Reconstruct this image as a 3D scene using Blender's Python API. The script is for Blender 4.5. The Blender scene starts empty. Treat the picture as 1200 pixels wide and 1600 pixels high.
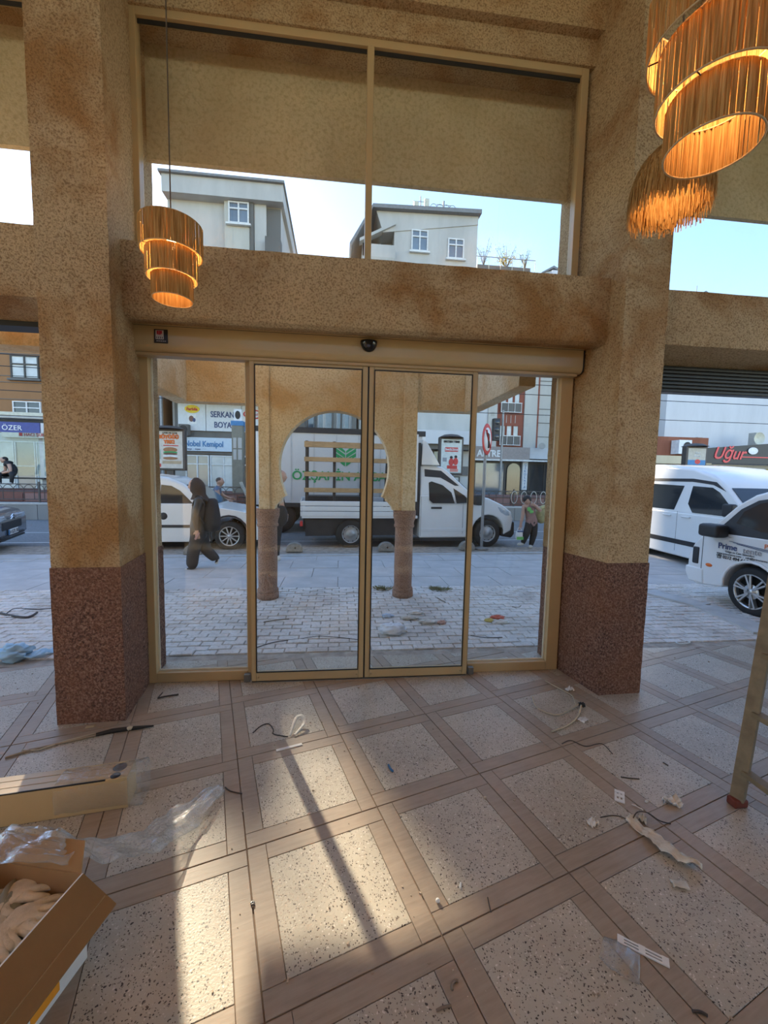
import bpy, bmesh, math, random
import numpy as np
from mathutils import Vector, Matrix, Euler, noise as mnoise

R = math.radians
random.seed(7)
scene = bpy.context.scene
col = scene.collection

# ------------------------------------------------------------------ camera
F_PX, PITCH, ROLL, YAW, CAM_H = 637.2, R(4.953), R(1.166), R(-6.381), 1.5932
_cy, _sy = math.cos(YAW), math.sin(YAW)
_fw = Vector((-_sy * math.cos(PITCH), _cy * math.cos(PITCH), -math.sin(PITCH)))
_rt0 = Vector((_cy, _sy, 0)); _up0 = _rt0.cross(_fw)
_rt = _rt0 * math.cos(ROLL) + _up0 * math.sin(ROLL)
_up = _up0 * math.cos(ROLL) - _rt0 * math.sin(ROLL)
cam_data = bpy.data.cameras.new('camera')
cam_data.sensor_fit = 'VERTICAL'; cam_data.sensor_height = 36.0; cam_data.sensor_width = 27.0
cam_data.lens = F_PX / 1600 * 36.0
cam_data.clip_start = 0.05; cam_data.clip_end = 400
cam = bpy.data.objects.new('camera', cam_data); col.objects.link(cam)
_m = Matrix((_rt, _up, -_fw)).transposed().to_4x4(); _m.translation = Vector((0, 0, CAM_H))
cam.matrix_world = _m
scene.camera = cam

# ------------------------------------------------------------------ world, sun, exposure
SUN_AZ, SUN_EL = R(-23.0), R(28.5)          # azimuth from +Y towards +X
world = bpy.data.worlds.new('sky'); scene.world = world; world.use_nodes = True
wn = world.node_tree.nodes; wl = world.node_tree.links; wn.clear()
sky = wn.new('ShaderNodeTexSky'); sky.sky_type = 'NISHITA'; sky.sun_disc = False
sky.sun_elevation = SUN_EL; sky.sun_rotation = SUN_AZ; sky.air_density = 1.0; sky.dust_density = .15; sky.ozone_density = 2.6
bg = wn.new('ShaderNodeBackground'); bg.inputs['Strength'].default_value = 0.27
wo = wn.new('ShaderNodeOutputWorld')
wl.new(sky.outputs[0], bg.inputs[0]); wl.new(bg.outputs[0], wo.inputs[0])
sun_data = bpy.data.lights.new('sun', 'SUN'); sun_data.energy = 6.0; sun_data.angle = R(0.9); sun_data.color = (1.0, 0.86, 0.66)
sun = bpy.data.objects.new('sun', sun_data); col.objects.link(sun)
_sd = Vector((math.sin(SUN_AZ) * math.cos(SUN_EL), math.cos(SUN_AZ) * math.cos(SUN_EL), math.sin(SUN_EL)))
sun.rotation_euler = _sd.to_track_quat('Z', 'Y').to_euler()
scene.view_settings.view_transform = 'Standard'; scene.view_settings.look = 'None'
scene.view_settings.exposure = 0.9; scene.view_settings.gamma = 1.0; scene.view_settings.use_curve_mapping = False
scene.cycles.use_denoising = True
scene.cycles.max_bounces = 8; scene.cycles.diffuse_bounces = 4; scene.cycles.transparent_max_bounces = 16
scene.cycles.sample_clamp_indirect = 8

# ------------------------------------------------------------------ placing helpers
def ray(u, v): return _fw + _rt * ((u - 600) / F_PX) - _up * ((v - 800) / F_PX)
_C = Vector((0, 0, CAM_H))
def at(u, v, Y): d = ray(u, v); return _C + d * (Y / d.y)
def onz(u, v, z=0.0): d = ray(u, v); return _C + d * ((z - CAM_H) / d.z)

# ------------------------------------------------------------------ object helpers
def tag(o, label=None, cat=None, group=None, kind=None):
    if label: o['label'] = label
    if cat: o['category'] = cat
    if group: o['group'] = group
    if kind: o['kind'] = kind
    return o
def empty(name, loc=(0, 0, 0), rz=0.0, label=None, cat=None, group=None, kind=None):
    o = bpy.data.objects.new(name, None); col.objects.link(o)
    o.empty_display_size = 0.1; o.location = loc; o.rotation_euler = (0, 0, rz)
    return tag(o, label, cat, group, kind)
def link(name, mesh, parent=None, loc=None, rot=None):
    o = bpy.data.objects.new(name, mesh); col.objects.link(o)
    if parent is not None: o.parent = parent
    if loc is not None: o.location = loc
    if rot is not None: o.rotation_euler = rot
    return o
def children(o): return list(o.children)
def copy_tree(o, parent=None):
    kids = children(o)
    c = o.copy(); col.objects.link(c); c.parent = parent
    for k in kids: copy_tree(k, c)
    return c

class MB:
    def __init__(s): s.v = []; s.f = []; s.m = []; s.sm = []; s.mats = []; s.cur = 0; s.smooth = False
    def mat(s, m):
        if m not in s.mats: s.mats.append(m)
        s.cur = s.mats.index(m); return s
    def add(s, vs, fs, smooth=None):
        b = len(s.v); s.v.extend([tuple(x) for x in vs])
        sm = s.smooth if smooth is None else smooth
        for f in fs: s.f.append([b + i for i in f]); s.m.append(s.cur); s.sm.append(sm)
        return s
    def box(s, c, d, rot=None):
        x, y, z = d[0] / 2, d[1] / 2, d[2] / 2
        vs = [Vector(p) for p in ((-x,-y,-z),(x,-y,-z),(x,y,-z),(-x,y,-z),(-x,-y,z),(x,-y,z),(x,y,z),(-x,y,z))]
        if rot is not None: e = Euler(rot).to_matrix(); vs = [e @ v for v in vs]
        c = Vector(c); vs = [v + c for v in vs]
        return s.add(vs, [(0,3,2,1),(4,5,6,7),(0,1,5,4),(1,2,6,5),(2,3,7,6),(3,0,4,7)], False)
    def bx(s, x0, x1, y0, y1, z0, z1):
        return s.box(((x0+x1)/2, (y0+y1)/2, (z0+z1)/2), (abs(x1-x0), abs(y1-y0), abs(z1-z0)))
    def bar(s, a, b, w, h=None):
        a = Vector(a); b = Vector(b); d = b - a; h = h or w
        q = d.to_track_quat('Z', 'Y').to_matrix(); L = d.length
        vs = []
        for z in (0, L):
            for x, y in ((-w/2,-h/2),(w/2,-h/2),(w/2,h/2),(-w/2,h/2)): vs.append(a + q @ Vector((x, y, z)))
        return s.add(vs, [(0,3,2,1),(4,5,6,7),(0,1,5,4),(1,2,6,5),(2,3,7,6),(3,0,4,7)], False)
    def prism(s, poly, axis='Y', a=0.0, b=1.0, tri=True):
        n = len(poly)
        def P(p, t):
            if axis == 'Y': return (p[0], t, p[1])
            if axis == 'X': return (t, p[0], p[1])
            return (p[0], p[1], t)
        vs = [P(p, a) for p in poly] + [P(p, b) for p in poly]
        fs = [tuple(range(n)), tuple(range(2*n-1, n-1, -1))]
        fs += [(i, n + i, n + (i+1) % n, (i+1) % n) for i in range(n)]
        return s.add(vs, fs, False)
    def loft(s, rings, close=True, cap=True, smooth=True):
        n = len(rings[0]); vs = [p for r in rings for p in r]; fs = []
        for k in range(len(rings) - 1):
            for i in range(n if close else n - 1):
                j = (i + 1) % n
                fs.append((k*n+i, k*n+j, (k+1)*n+j, (k+1)*n+i))
        s.add(vs, fs, smooth)
        if cap and close:
            s.add(rings[0], [tuple(range(n-1, -1, -1))], False); s.add(rings[-1], [tuple(range(n))], False)
        return s
    def tube(s, pts, r, n=8, cap=True):
        pts = [Vector(p) for p in pts]; rings = []; up = Vector((0.13, 0.21, 0.97)).normalized()
        for i, p in enumerate(pts):
            d = (pts[min(i+1, len(pts)-1)] - pts[max(i-1, 0)]).normalized()
            x = d.cross(up)
            if x.length < 1e-3: x = d.cross(Vector((1, 0, 0)))
            x.normalize(); y = x.cross(d).normalized()
            rr = r[i] if isinstance(r, (list, tuple)) else r
            rings.append([p + (x * math.cos(t) + y * math.sin(t)) * rr for t in [2*math.pi*k/n for k in range(n)]])
        return s.loft(rings, True, cap)
    def lathe(s, prof, n=24, c=(0, 0, 0), axis='Z', cap=False):
        rings = []
        for r, h in prof:
            ring = []
            for k in range(n):
                t = 2*math.pi*k/n; x, y = r*math.cos(t), r*math.sin(t)
                p = (x, y, h) if axis == 'Z' else ((x, h, y) if axis == 'Y' else (h, x, y))
                ring.append((p[0]+c[0], p[1]+c[1], p[2]+c[2]))
            rings.append(ring)
        return s.loft(rings, True, cap)
    def ball(s, c, r, n=12, m=8):
        if not isinstance(r, (list, tuple)): r = (r, r, r)
        rings = []
        for j in range(m + 1):
            t = math.pi * j / m; q = max(math.sin(t), 1e-3)
            rings.append([(c[0]+r[0]*q*math.cos(2*math.pi*k/n), c[1]+r[1]*q*math.sin(2*math.pi*k/n), c[2]-r[2]*math.cos(t)) for k in range(n)])
        return s.loft(rings, True, False)
    def mesh(s, name, m=None):
        me = bpy.data.meshes.new(name); me.from_pydata(s.v, [], s.f)
        for x in (s.mats or ([m] if m else [])): me.materials.append(x)
        if s.mats: me.polygons.foreach_set('material_index', s.m)
        me.polygons.foreach_set('use_smooth', s.sm)
        bm = bmesh.new(); bm.from_mesh(me); bmesh.ops.recalc_face_normals(bm, faces=bm.faces); bm.to_mesh(me); bm.free()
        me.update(); return me
    def build(s, name, m=None, parent=None, loc=None, rot=None, bevel=0, seg=2):
        o = link(name, s.mesh(name, m), parent, loc, rot)
        if bevel:
            b = o.modifiers.new('bevel', 'BEVEL'); b.width = bevel; b.segments = seg; b.limit_method = 'ANGLE'; b.angle_limit = R(40)
            for p in o.data.polygons: p.use_smooth = True
            w = o.modifiers.new('wn', 'WEIGHTED_NORMAL'); w.keep_sharp = False
        return o

# ------------------------------------------------------------------ materials
MATS = {}
def new_mat(name):
    m = bpy.data.materials.new(name); m.use_nodes = True
    nt = m.node_tree; nt.nodes.clear()
    out = nt.nodes.new('ShaderNodeOutputMaterial'); b = nt.nodes.new('ShaderNodeBsdfPrincipled')
    nt.links.new(b.outputs[0], out.inputs[0]); MATS[name] = m
    return m, nt, b, out
def c4(c): return (c[0], c[1], c[2], 1)
def ramp(nt, fac, stops):
    r = nt.nodes.new('ShaderNodeValToRGB'); e = r.color_ramp.elements
    while len(e) < len(stops): e.new(0.5)
    for i, (p, c) in enumerate(stops): e[i].position = p; e[i].color = c4(c)
    nt.links.new(fac, r.inputs[0]); return r.outputs[0]
def pos(nt): return nt.nodes.new('ShaderNodeNewGeometry').outputs['Position']
def obc(nt): return nt.nodes.new('ShaderNodeTexCoord').outputs['Object']
def mapping(nt, vec, scale=(1, 1, 1), rot=(0, 0, 0)):
    m = nt.nodes.new('ShaderNodeMapping'); m.inputs['Scale'].default_value = scale; m.inputs['Rotation'].default_value = rot
    nt.links.new(vec, m.inputs[0]); return m.outputs[0]
def noi(nt, vec, scale, detail=4, rough=.55, dist=0):
    n = nt.nodes.new('ShaderNodeTexNoise'); n.inputs['Scale'].default_value = scale; n.inputs['Detail'].default_value = detail
    n.inputs['Roughness'].default_value = rough; n.inputs['Distortion'].default_value = dist
    nt.links.new(vec, n.inputs['Vector']); return n.outputs[0]
def bump(nt, h, strength, dist, b):
    n = nt.nodes.new('ShaderNodeBump'); n.inputs['Strength'].default_value = strength; n.inputs['Distance'].default_value = dist
    nt.links.new(h, n.inputs['Height']); nt.links.new(n.outputs[0], b.inputs['Normal'])
def mixc(nt, fac, a, b):
    n = nt.nodes.new('ShaderNodeMix'); n.data_type = 'RGBA'
    for k, v in ((0, fac), (6, a), (7, b)):
        if isinstance(v, (int, float)): n.inputs[k].default_value = v
        elif isinstance(v, tuple): n.inputs[k].default_value = c4(v)
        else: nt.links.new(v, n.inputs[k])
    return n.outputs[2]
def plain(name, c, rough=.6, metal=0, var=.12, scale=8, spec=.5, bmp=0, bscale=None, coat=0):
    if name in MATS: return MATS[name]
    m, nt, b, o = new_mat(name)
    v = obc(nt); n = noi(nt, v, scale)
    d = tuple(max(0, x * (1 - var)) for x in c); l = tuple(min(1, x * (1 + var)) for x in c)
    nt.links.new(ramp(nt, n, [(.3, d), (.7, l)]), b.inputs['Base Color'])
    b.inputs['Roughness'].default_value = rough; b.inputs['Metallic'].default_value = metal
    b.inputs['Specular IOR Level'].default_value = spec; b.inputs['Coat Weight'].default_value = coat
    if bmp: bump(nt, noi(nt, v, bscale or scale * 6), bmp, .01, b)
    return m
def glow(name, c, s):
    m, nt, b, o = new_mat(name); b.inputs['Base Color'].default_value = c4(c)
    b.inputs['Emission Color'].default_value = c4(c); b.inputs['Emission Strength'].default_value = s; return m
def clear_glass(name, tint=(.93, .95, .94), refl=1.0, ior=1.45, dirt=.03):
    m, nt, b, o = new_mat(name); nt.nodes.remove(b)
    t = nt.nodes.new('ShaderNodeBsdfTransparent'); t.inputs[0].default_value = c4(tint)
    g = nt.nodes.new('ShaderNodeBsdfGlossy'); g.inputs['Roughness'].default_value = 0.0; g.inputs[0].default_value = (refl, refl, refl, 1)
    fr = nt.nodes.new('ShaderNodeLayerWeight'); fr.inputs[0].default_value = .5
    pw = nt.nodes.new('ShaderNodeMath'); pw.operation = 'POWER'; pw.inputs[1].default_value = 5; nt.links.new(fr.outputs['Facing'], pw.inputs[0])
    f0 = ((ior - 1) / (ior + 1)) ** 2
    fm = nt.nodes.new('ShaderNodeMath'); fm.operation = 'MULTIPLY_ADD'; fm.inputs[1].default_value = 1 - f0; fm.inputs[2].default_value = f0; nt.links.new(pw.outputs[0], fm.inputs[0])
    mx = nt.nodes.new('ShaderNodeMixShader'); nt.links.new(fm.outputs[0], mx.inputs[0]); nt.links.new(t.outputs[0], mx.inputs[1]); nt.links.new(g.outputs[0], mx.inputs[2])
    df = nt.nodes.new('ShaderNodeBsdfDiffuse'); df.inputs[0].default_value = (.8, .8, .78, 1)
    mm = nt.nodes.new('ShaderNodeMath'); mm.operation = 'MULTIPLY'; mm.inputs[1].default_value = dirt
    nt.links.new(ramp(nt, noi(nt, pos(nt), 3.2, 6, .7), [(.52, (0, 0, 0)), (.8, (1, 1, 1))]), mm.inputs[0])
    m2 = nt.nodes.new('ShaderNodeMixShader'); nt.links.new(mm.outputs[0], m2.inputs[0]); nt.links.new(mx.outputs[0], m2.inputs[1]); nt.links.new(df.outputs[0], m2.inputs[2])
    nt.links.new(m2.outputs[0], o.inputs[0]); return m
def film(name, tint, alpha, rough=.08, edge=.35):
    """thin crinkled plastic: mostly clear, with sharp glints and milky folds"""
    m, nt, b, o = new_mat(name); nt.nodes.remove(b)
    t = nt.nodes.new('ShaderNodeBsdfTransparent'); g = nt.nodes.new('ShaderNodeBsdfGlossy'); g.inputs['Roughness'].default_value = rough
    d = nt.nodes.new('ShaderNodeBsdfDiffuse'); d.inputs[0].default_value = c4(tint); tl_ = nt.nodes.new('ShaderNodeBsdfTranslucent'); tl_.inputs[0].default_value = c4(tint)
    lw = nt.nodes.new('ShaderNodeLayerWeight'); lw.inputs[0].default_value = .5
    bp_ = nt.nodes.new('ShaderNodeBump'); bp_.inputs['Strength'].default_value = .9; bp_.inputs['Distance'].default_value = .006
    nt.links.new(noi(nt, obc(nt), 38, 4, .6, 1.2), bp_.inputs['Height']); nt.links.new(bp_.outputs[0], g.inputs['Normal']); nt.links.new(bp_.outputs[0], lw.inputs['Normal'])
    md = nt.nodes.new('ShaderNodeMixShader'); md.inputs[0].default_value = .5; nt.links.new(d.outputs[0], md.inputs[1]); nt.links.new(tl_.outputs[0], md.inputs[2])
    p3 = nt.nodes.new('ShaderNodeMath'); p3.operation = 'POWER'; p3.inputs[1].default_value = 2.2; nt.links.new(lw.outputs['Facing'], p3.inputs[0])
    w1 = nt.nodes.new('ShaderNodeMath'); w1.operation = 'MULTIPLY_ADD'; w1.inputs[1].default_value = edge; w1.inputs[2].default_value = alpha; nt.links.new(p3.outputs[0], w1.inputs[0])
    m1 = nt.nodes.new('ShaderNodeMixShader'); nt.links.new(w1.outputs[0], m1.inputs[0]); nt.links.new(t.outputs[0], m1.inputs[1]); nt.links.new(md.outputs[0], m1.inputs[2])
    w2 = nt.nodes.new('ShaderNodeMath'); w2.operation = 'MULTIPLY_ADD'; w2.inputs[1].default_value = .6; w2.inputs[2].default_value = .07; nt.links.new(p3.outputs[0], w2.inputs[0])
    m2 = nt.nodes.new('ShaderNodeMixShader'); nt.links.new(w2.outputs[0], m2.inputs[0]); nt.links.new(m1.outputs[0], m2.inputs[1]); nt.links.new(g.outputs[0], m2.inputs[2])
    nt.links.new(m2.outputs[0], o.inputs[0]); return m

def stucco_mat(name, base, dark, blot, bs=70, bstr=.9, fine=.012):
    m, nt, b, o = new_mat(name); v = pos(nt)
    big = noi(nt, v, 1.5, 5, .6, .4)
    c1 = ramp(nt, big, [(.38, blot), (.53, base), (.72, tuple(min(1, x*1.12) for x in base))])
    sm = noi(nt, v, bs, 4, .6, .15)
    c2 = mixc(nt, ramp(nt, sm, [(.36, (.7, .7, .7)), (.53, (0, 0, 0))]), c1, dark)
    nt.links.new(c2, b.inputs['Base Color']); b.inputs['Roughness'].default_value = .85; b.inputs['Specular IOR Level'].default_value = .25
    bump(nt, sm, bstr, fine, b); return m
STUCCO = stucco_mat('stucco', (.62, .465, .275), (.21, .105, .04), (.43, .235, .092), 85, 1.0, .022)
STUCCO_SMOOTH = stucco_mat('stucco_pale', (.66, .525, .315), (.47, .355, .19), (.60, .465, .265), 34, .7, .014)
PORCH_ST = stucco_mat('stucco_porch', (.84, .69, .46), (.58, .40, .21), (.74, .49, .25), 46, .9, .016)
def dado_mat():
    m, nt, b, o = new_mat('dado_render'); v = pos(nt)
    sm = noi(nt, v, 75, 3, .6, .6)
    c = ramp(nt, sm, [(.33, (.045, .016, .010)), (.5, (.19, .085, .052)), (.64, (.34, .20, .145))])
    nt.links.new(mixc(nt, ramp(nt, noi(nt, v, 2.5), [(.4, (0, 0, 0)), (.65, (.35, .35, .35))]), c, (.27, .105, .04)), b.inputs['Base Color'])
    b.inputs['Roughness'].default_value = .8; bump(nt, sm, 1.0, .02, b); return m
DADO = dado_mat()
COLBR_LIT = stucco_mat('column_brown_lit', (.40, .25, .18), (.16, .08, .055), (.33, .19, .13), 70, .8, .014)  # dado brown lightened in its colour to stand in for outdoor light
def terrazzo_mat():
    m, nt, b, o = new_mat('terrazzo'); v = mapping(nt, pos(nt), (1, 1, 0))
    base = ramp(nt, noi(nt, v, 2.2, 6, .65), [(.3, (.36, .31, .24)), (.55, (.455, .40, .315)), (.75, (.53, .47, .38))])
    w = noi(nt, v, 20, 3)
    vv = nt.nodes.new('ShaderNodeVectorMath'); vv.operation = 'ADD'
    nt.links.new(v, vv.inputs[0]); nz = nt.nodes.new('ShaderNodeTexNoise'); nz.inputs['Scale'].default_value = 45; nt.links.new(v, nz.inputs['Vector'])
    sc = nt.nodes.new('ShaderNodeVectorMath'); sc.operation = 'SCALE'; sc.inputs['Scale'].default_value = .022; nt.links.new(nz.outputs[1], sc.inputs[0]); nt.links.new(sc.outputs[0], vv.inputs[1])
    vo = nt.nodes.new('ShaderNodeTexVoronoi'); vo.inputs['Scale'].default_value = 140; nt.links.new(vv.outputs[0], vo.inputs['Vector'])
    sep = nt.nodes.new('ShaderNodeSeparateColor'); nt.links.new(vo.outputs['Color'], sep.inputs[0])
    th = nt.nodes.new('ShaderNodeMath'); th.operation = 'MULTIPLY'; th.inputs[1].default_value = .50; nt.links.new(sep.outputs[0], th.inputs[0])
    lt = nt.nodes.new('ShaderNodeMath'); lt.operation = 'LESS_THAN'; nt.links.new(vo.outputs['Distance'], lt.inputs[0]); nt.links.new(th.outputs[0], lt.inputs[1])
    spk = ramp(nt, sep.outputs[1], [(.2, (.055, .038, .028)), (.55, (.16, .115, .08)), (.9, (.66, .60, .52))])
    c = mixc(nt, lt.outputs[0], base, spk)
    dirt = ramp(nt, noi(nt, v, 1.7, 8, .72, .5), [(.55, (0, 0, 0)), (.75, (.6, .6, .6))])
    nt.links.new(mixc(nt, dirt, c, (.40, .30, .22)), b.inputs['Base Color'])
    b.inputs['Roughness'].default_value = .42; bump(nt, noi(nt, v, 120, 2), .25, .003, b); return m
TERRAZZO = terrazzo_mat()
def wood_mat(name, a, bb, rough=.45, sc=3.0, axis_scale=(2, 26, 2)):
    m, nt, b, o = new_mat(name); v = obc(nt)
    n = noi(nt, mapping(nt, v, axis_scale), sc, 5, .6, .6)
    d = noi(nt, pos(nt), 2.3, 5, .7)
    c = ramp(nt, n, [(.3, a), (.7, bb)])
    nt.links.new(mixc(nt, ramp(nt, d, [(.4, (0, 0, 0)), (.7, (.45, .45, .45))]), c, tuple(min(1, x*1.35) for x in bb)), b.inputs['Base Color'])
    b.inputs['Roughness'].default_value = rough; bump(nt, n, .12, .003, b); return m
BOARD = wood_mat('wood_look_tile', (.265, .20, .143), (.345, .268, .196), .42)
GROUT = plain('grout', (.235, .165, .12), .9, scale=20)
CREAM = plain('cream_aluminium', (.47, .34, .175), .32, 0, .03, 4, .5)
CREAM_D = plain('cream_aluminium_dark', (.42, .30, .155), .4, 0, .03)  # slightly darker cream for screws, track lip and ridges
BLACK = plain('black_rubber', (.012, .011, .010), .5, 0, .1)
BLACKG = plain('black_gloss', (.008, .008, .009), .12, 0, .1)
PANE = clear_glass('door_glass', (.955, .965, .955), 1.0, 1.45, .02)
PANE_UP = clear_glass('window_glass', (.96, .965, .96), 1.0, 1.45, .03)

# ================================================================== STRUCTURE
# ---- floor of framed terrazzo tiles
GA = R(17.0); E1 = Vector((math.cos(GA), math.sin(GA), 0)); E2 = Vector((-math.sin(GA), math.cos(GA), 0)); G0 = Vector((-.549, 2.232, 0)); TS = .6
FLOOR_Y1 = 3.50
mb = MB(); mb.bx(-9, 9.5, -7, FLOOR_Y1, -.12, -.006)
floor = mb.build('floor', GROUT); tag(floor, 'indoor floor of speckled terrazzo tiles framed by wood-look boards', 'floor', kind='structure')
BW, GP = .076, .0015
def tile_parts():
    a = TS/2 - GP; i = a - BW
    rects = [(-i + GP*.5, i - GP*.5, -i + GP*.5, i - GP*.5)]
    boards = [(-a, -i, -i + 0, a),        # left board: from the far corner down to the near board
              (-a, i, -a, -i),            # near board: from the left corner to the right board
              (i, a, -a, i),              # right board: from the near corner up to the far board
              (-i, a, i, a)]              # far board: from the right corner to the left board
    return rects[0], boards
def slab_mesh(name, r, mat, top=0.0, g=.0009, bot=-.012):
    m_ = MB(); x0, x1, y0, y1 = r; x0 += g; x1 -= g; y0 += g; y1 -= g; c = .0012
    vs = [(x0, y0, bot), (x1, y0, bot), (x1, y1, bot), (x0, y1, bot), (x0, y0, top-c), (x1, y0, top-c), (x1, y1, top-c), (x0, y1, top-c),
          (x0+c, y0+c, top), (x1-c, y0+c, top), (x1-c, y1-c, top), (x0+c, y1-c, top)]
    m_.add(vs, [(0,1,5,4),(1,2,6,5),(2,3,7,6),(3,0,4,7),(4,5,9,8),(5,6,10,9),(6,7,11,10),(7,4,8,11),(8,9,10,11)], False)
    return m_.mesh(name, mat)
_cr, _brs = tile_parts()
tile_me = slab_mesh('tile', _cr, TERRAZZO)
board_me = [slab_mesh('board', r, BOARD) for r in _brs]
def clip_mesh(me, mat, y1):
    bm = bmesh.new(); bm.from_mesh(me)
    co = mat.inverted() @ Vector((0, y1, 0)); no = mat.inverted().to_3x3() @ Vector((0, 1, 0))
    bmesh.ops.bisect_plane(bm, geom=bm.verts[:] + bm.edges[:] + bm.faces[:], plane_co=co, plane_no=no, clear_outer=True)
    if not bm.faces: bm.free(); return None
    m2 = bpy.data.meshes.new(me.name); bm.to_mesh(m2); bm.free()
    for mt in me.materials: m2.materials.append(mt)
    return m2
for i in range(-9, 12):
    for j in range(-9, 6):
        c = G0 + E1 * ((i + .5) * TS) + E2 * ((j + .5) * TS)
        if not (-3.9 < c.x < 5.3 and .05 < c.y < FLOOR_Y1 + .4): continue
        mw = Matrix.Translation(c) @ Matrix.Rotation(GA, 4, 'Z')
        cut = c.y > FLOOR_Y1 - .45
        dz = random.uniform(-.0008, .0008)
        me = clip_mesh(tile_me, mw, FLOOR_Y1) if cut else tile_me
        if me is None: continue
        t = link('tile', me, floor, (c.x, c.y, dz), (0, 0, GA))
        for b_ in board_me:
            bme = clip_mesh(b_, mw, FLOOR_Y1) if cut else b_
            if bme is not None: link('board', bme, t)
# the floor beyond the laid-out pieces (behind the camera and far aside)
mb = MB()
for (x0, x1, y0, y1) in ((-9, 9.5, -7, -.3), (-9, -4.3, -.3, FLOOR_Y1), (5.7, 9.5, -.3, FLOOR_Y1)): mb.bx(x0, x1, y0, y1, -.02, -.003)
rest = mb.build('tile_field', TERRAZZO, floor); rest['kind'] = 'stuff'

# ---- columns
def rough_column(name, foot, z0, z1, mat, parent, step=.05, amp=.003):
    pts = []
    for k in range(len(foot)):
        a = Vector(foot[k]); b = Vector(foot[(k+1) % len(foot)]); n = max(1, int((b-a).length / step))
        for t in range(n): pts.append(a + (b-a) * (t / n))
    nz = max(2, int((z1-z0) / step)); rings = []
    for k in range(nz + 1):
        z = z0 + (z1-z0) * k / nz
        rings.append([(p.x + mnoise.noise(Vector((p.x*23, p.y*23, z*23)))*amp, p.y + mnoise.noise(Vector((p.x*19+7, p.y*19, z*21)))*amp, z) for p in pts])
    return MB().loft(rings, True, True, False).build(name, mat, parent)
def column(label, foot):
    o = empty('column', label=label, cat='column', kind='structure')
    rough_column('dado', [(x*1.0 + sx*.006, y + sy*.006) for (x, y), (sx, sy) in zip(foot, ((-1,-1),(1,-1),(1,0),(1,1),(-1,1)))], 0, 1.0, DADO, o)
    rough_column('shaft', foot, 1.0, 5.6, STUCCO, o)
    return o
column('square stucco pillar with dark brown dado beside the fixed pane near the hanging tiered lamp',
       [(-1.733, 2.644), (-1.348, 2.662), (-1.425, 3.22), (-1.425, 3.46), (-1.79, 3.46)])
column('square stucco pillar with dark brown dado between the glass door and the white pickup',
       [(1.944, 2.722), (2.275, 2.734), (2.235, 3.46), (1.835, 3.46), (1.85, 3.2)])

# ---- beams between the columns
def beam(label, x0, x1, prof, name='beam'):
    m_ = MB(); n = 40
    xs = [x0 + (x1-x0) * k / n for k in range(n + 1)]
    rings = [[(x, y + .003*mnoise.noise(Vector((x*9, y*17, z*17))), z + .004*mnoise.noise(Vector((x*7+3, y*13, z*13)))) for (y, z) in prof] for x in xs]
    m_.loft(rings, True, True, False)
    o = m_.build(name, STUCCO); tag(o, label, 'beam', kind='structure'); return o
PB = [(2.85, 3.035), (2.85, 2.64), (2.865, 2.595), (2.90, 2.575), (3.05, 2.60), (3.30, 2.60), (3.46, 2.56), (3.46, 3.10), (3.12, 3.10)]
beam('stucco beam over the sliding glass door', -1.40, 1.93, PB)
PBL = [(2.85, 3.08), (2.85, 2.655), (3.21, 2.62), (3.46, 2.62), (3.46, 3.12), (3.1, 3.12)]
beam('stucco beam of the bay beside the grey car', -6.5, -1.70, PBL)
PBR = [(2.85, 2.99), (2.85, 2.605), (3.19, 2.56), (3.46, 2.56), (3.46, 3.12), (3.1, 3.08)]
beam('stucco beam over the dark roller shutter', 2.24, 7.5, PBR)
# outer lintel and wall above the upper glazing
mb = MB(); mb.bx(-6.5, 7.5, 3.385, 3.43, 3.885, 5.8)
tag(mb.build('wall_outer', STUCCO_SMOOTH), 'pale stucco lintel wall hanging outside the upper glazing', 'wall', kind='structure')
mb = MB(); mb.bx(-6.5, 7.5, 3.12, 3.385, 4.66, 4.84); mb.bx(-6.5, 7.5, 3.05, 3.385, 4.84, 5.45)
tag(mb.build('wall_front', STUCCO), 'stepped stucco wall strip above the upper glazing', 'wall', kind='structure')
mb = MB(); mb.bx(-6.5, 7.5, -4.5, 3.75, 5.45, 5.65)
tag(mb.build('ceiling', STUCCO_SMOOTH), 'flat stucco ceiling high above the tiled hall', 'ceiling', kind='structure')
# unseen side walls of the bays, shaped open to let daylight in
mb = MB(); mb.bx(-6.7, -6.5, 2.9, 3.46, 0, 5.45); mb.bx(-6.7, -6.5, -4.5, -4.1, 0, 5.45); mb.bx(-6.7, -6.5, -4.1, 2.9, 4.9, 5.45); mb.bx(-6.7, -6.5, -.8, -.4, 0, 4.9)
tag(mb.build('wall_left', STUCCO), 'unseen side of the hall beyond the grey car, its bays left open for daylight', 'wall', kind='structure')
mb = MB(); mb.bx(7.5, 7.7, 2.9, 3.46, 0, 5.45); mb.bx(7.5, 7.7, -4.5, -4.1, 0, 5.45); mb.bx(7.5, 7.7, -4.1, 2.9, 4.9, 5.45); mb.bx(7.5, 7.7, -.8, -.4, 0, 4.9)
tag(mb.build('wall_right', STUCCO), 'unseen side of the hall beyond the roller shutter, its bays left open for daylight', 'wall', kind='structure')

mb = MB(); mb.bx(-6.7, 7.7, -4.7, -4.5, 0, 4.62)  # unseen rear wall: closed low to dim glass reflections, open high for daylight
for x in (-6.6, -3.1, .4, 4.0, 7.5): mb.bx(x-.15, x+.15, -4.7, -4.5, 4.62, 5.45)
tag(mb.build('wall_back', STUCCO), 'unseen stucco rear wall of the hall behind the viewer, open along the top for daylight', 'wall', kind='structure')

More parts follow.
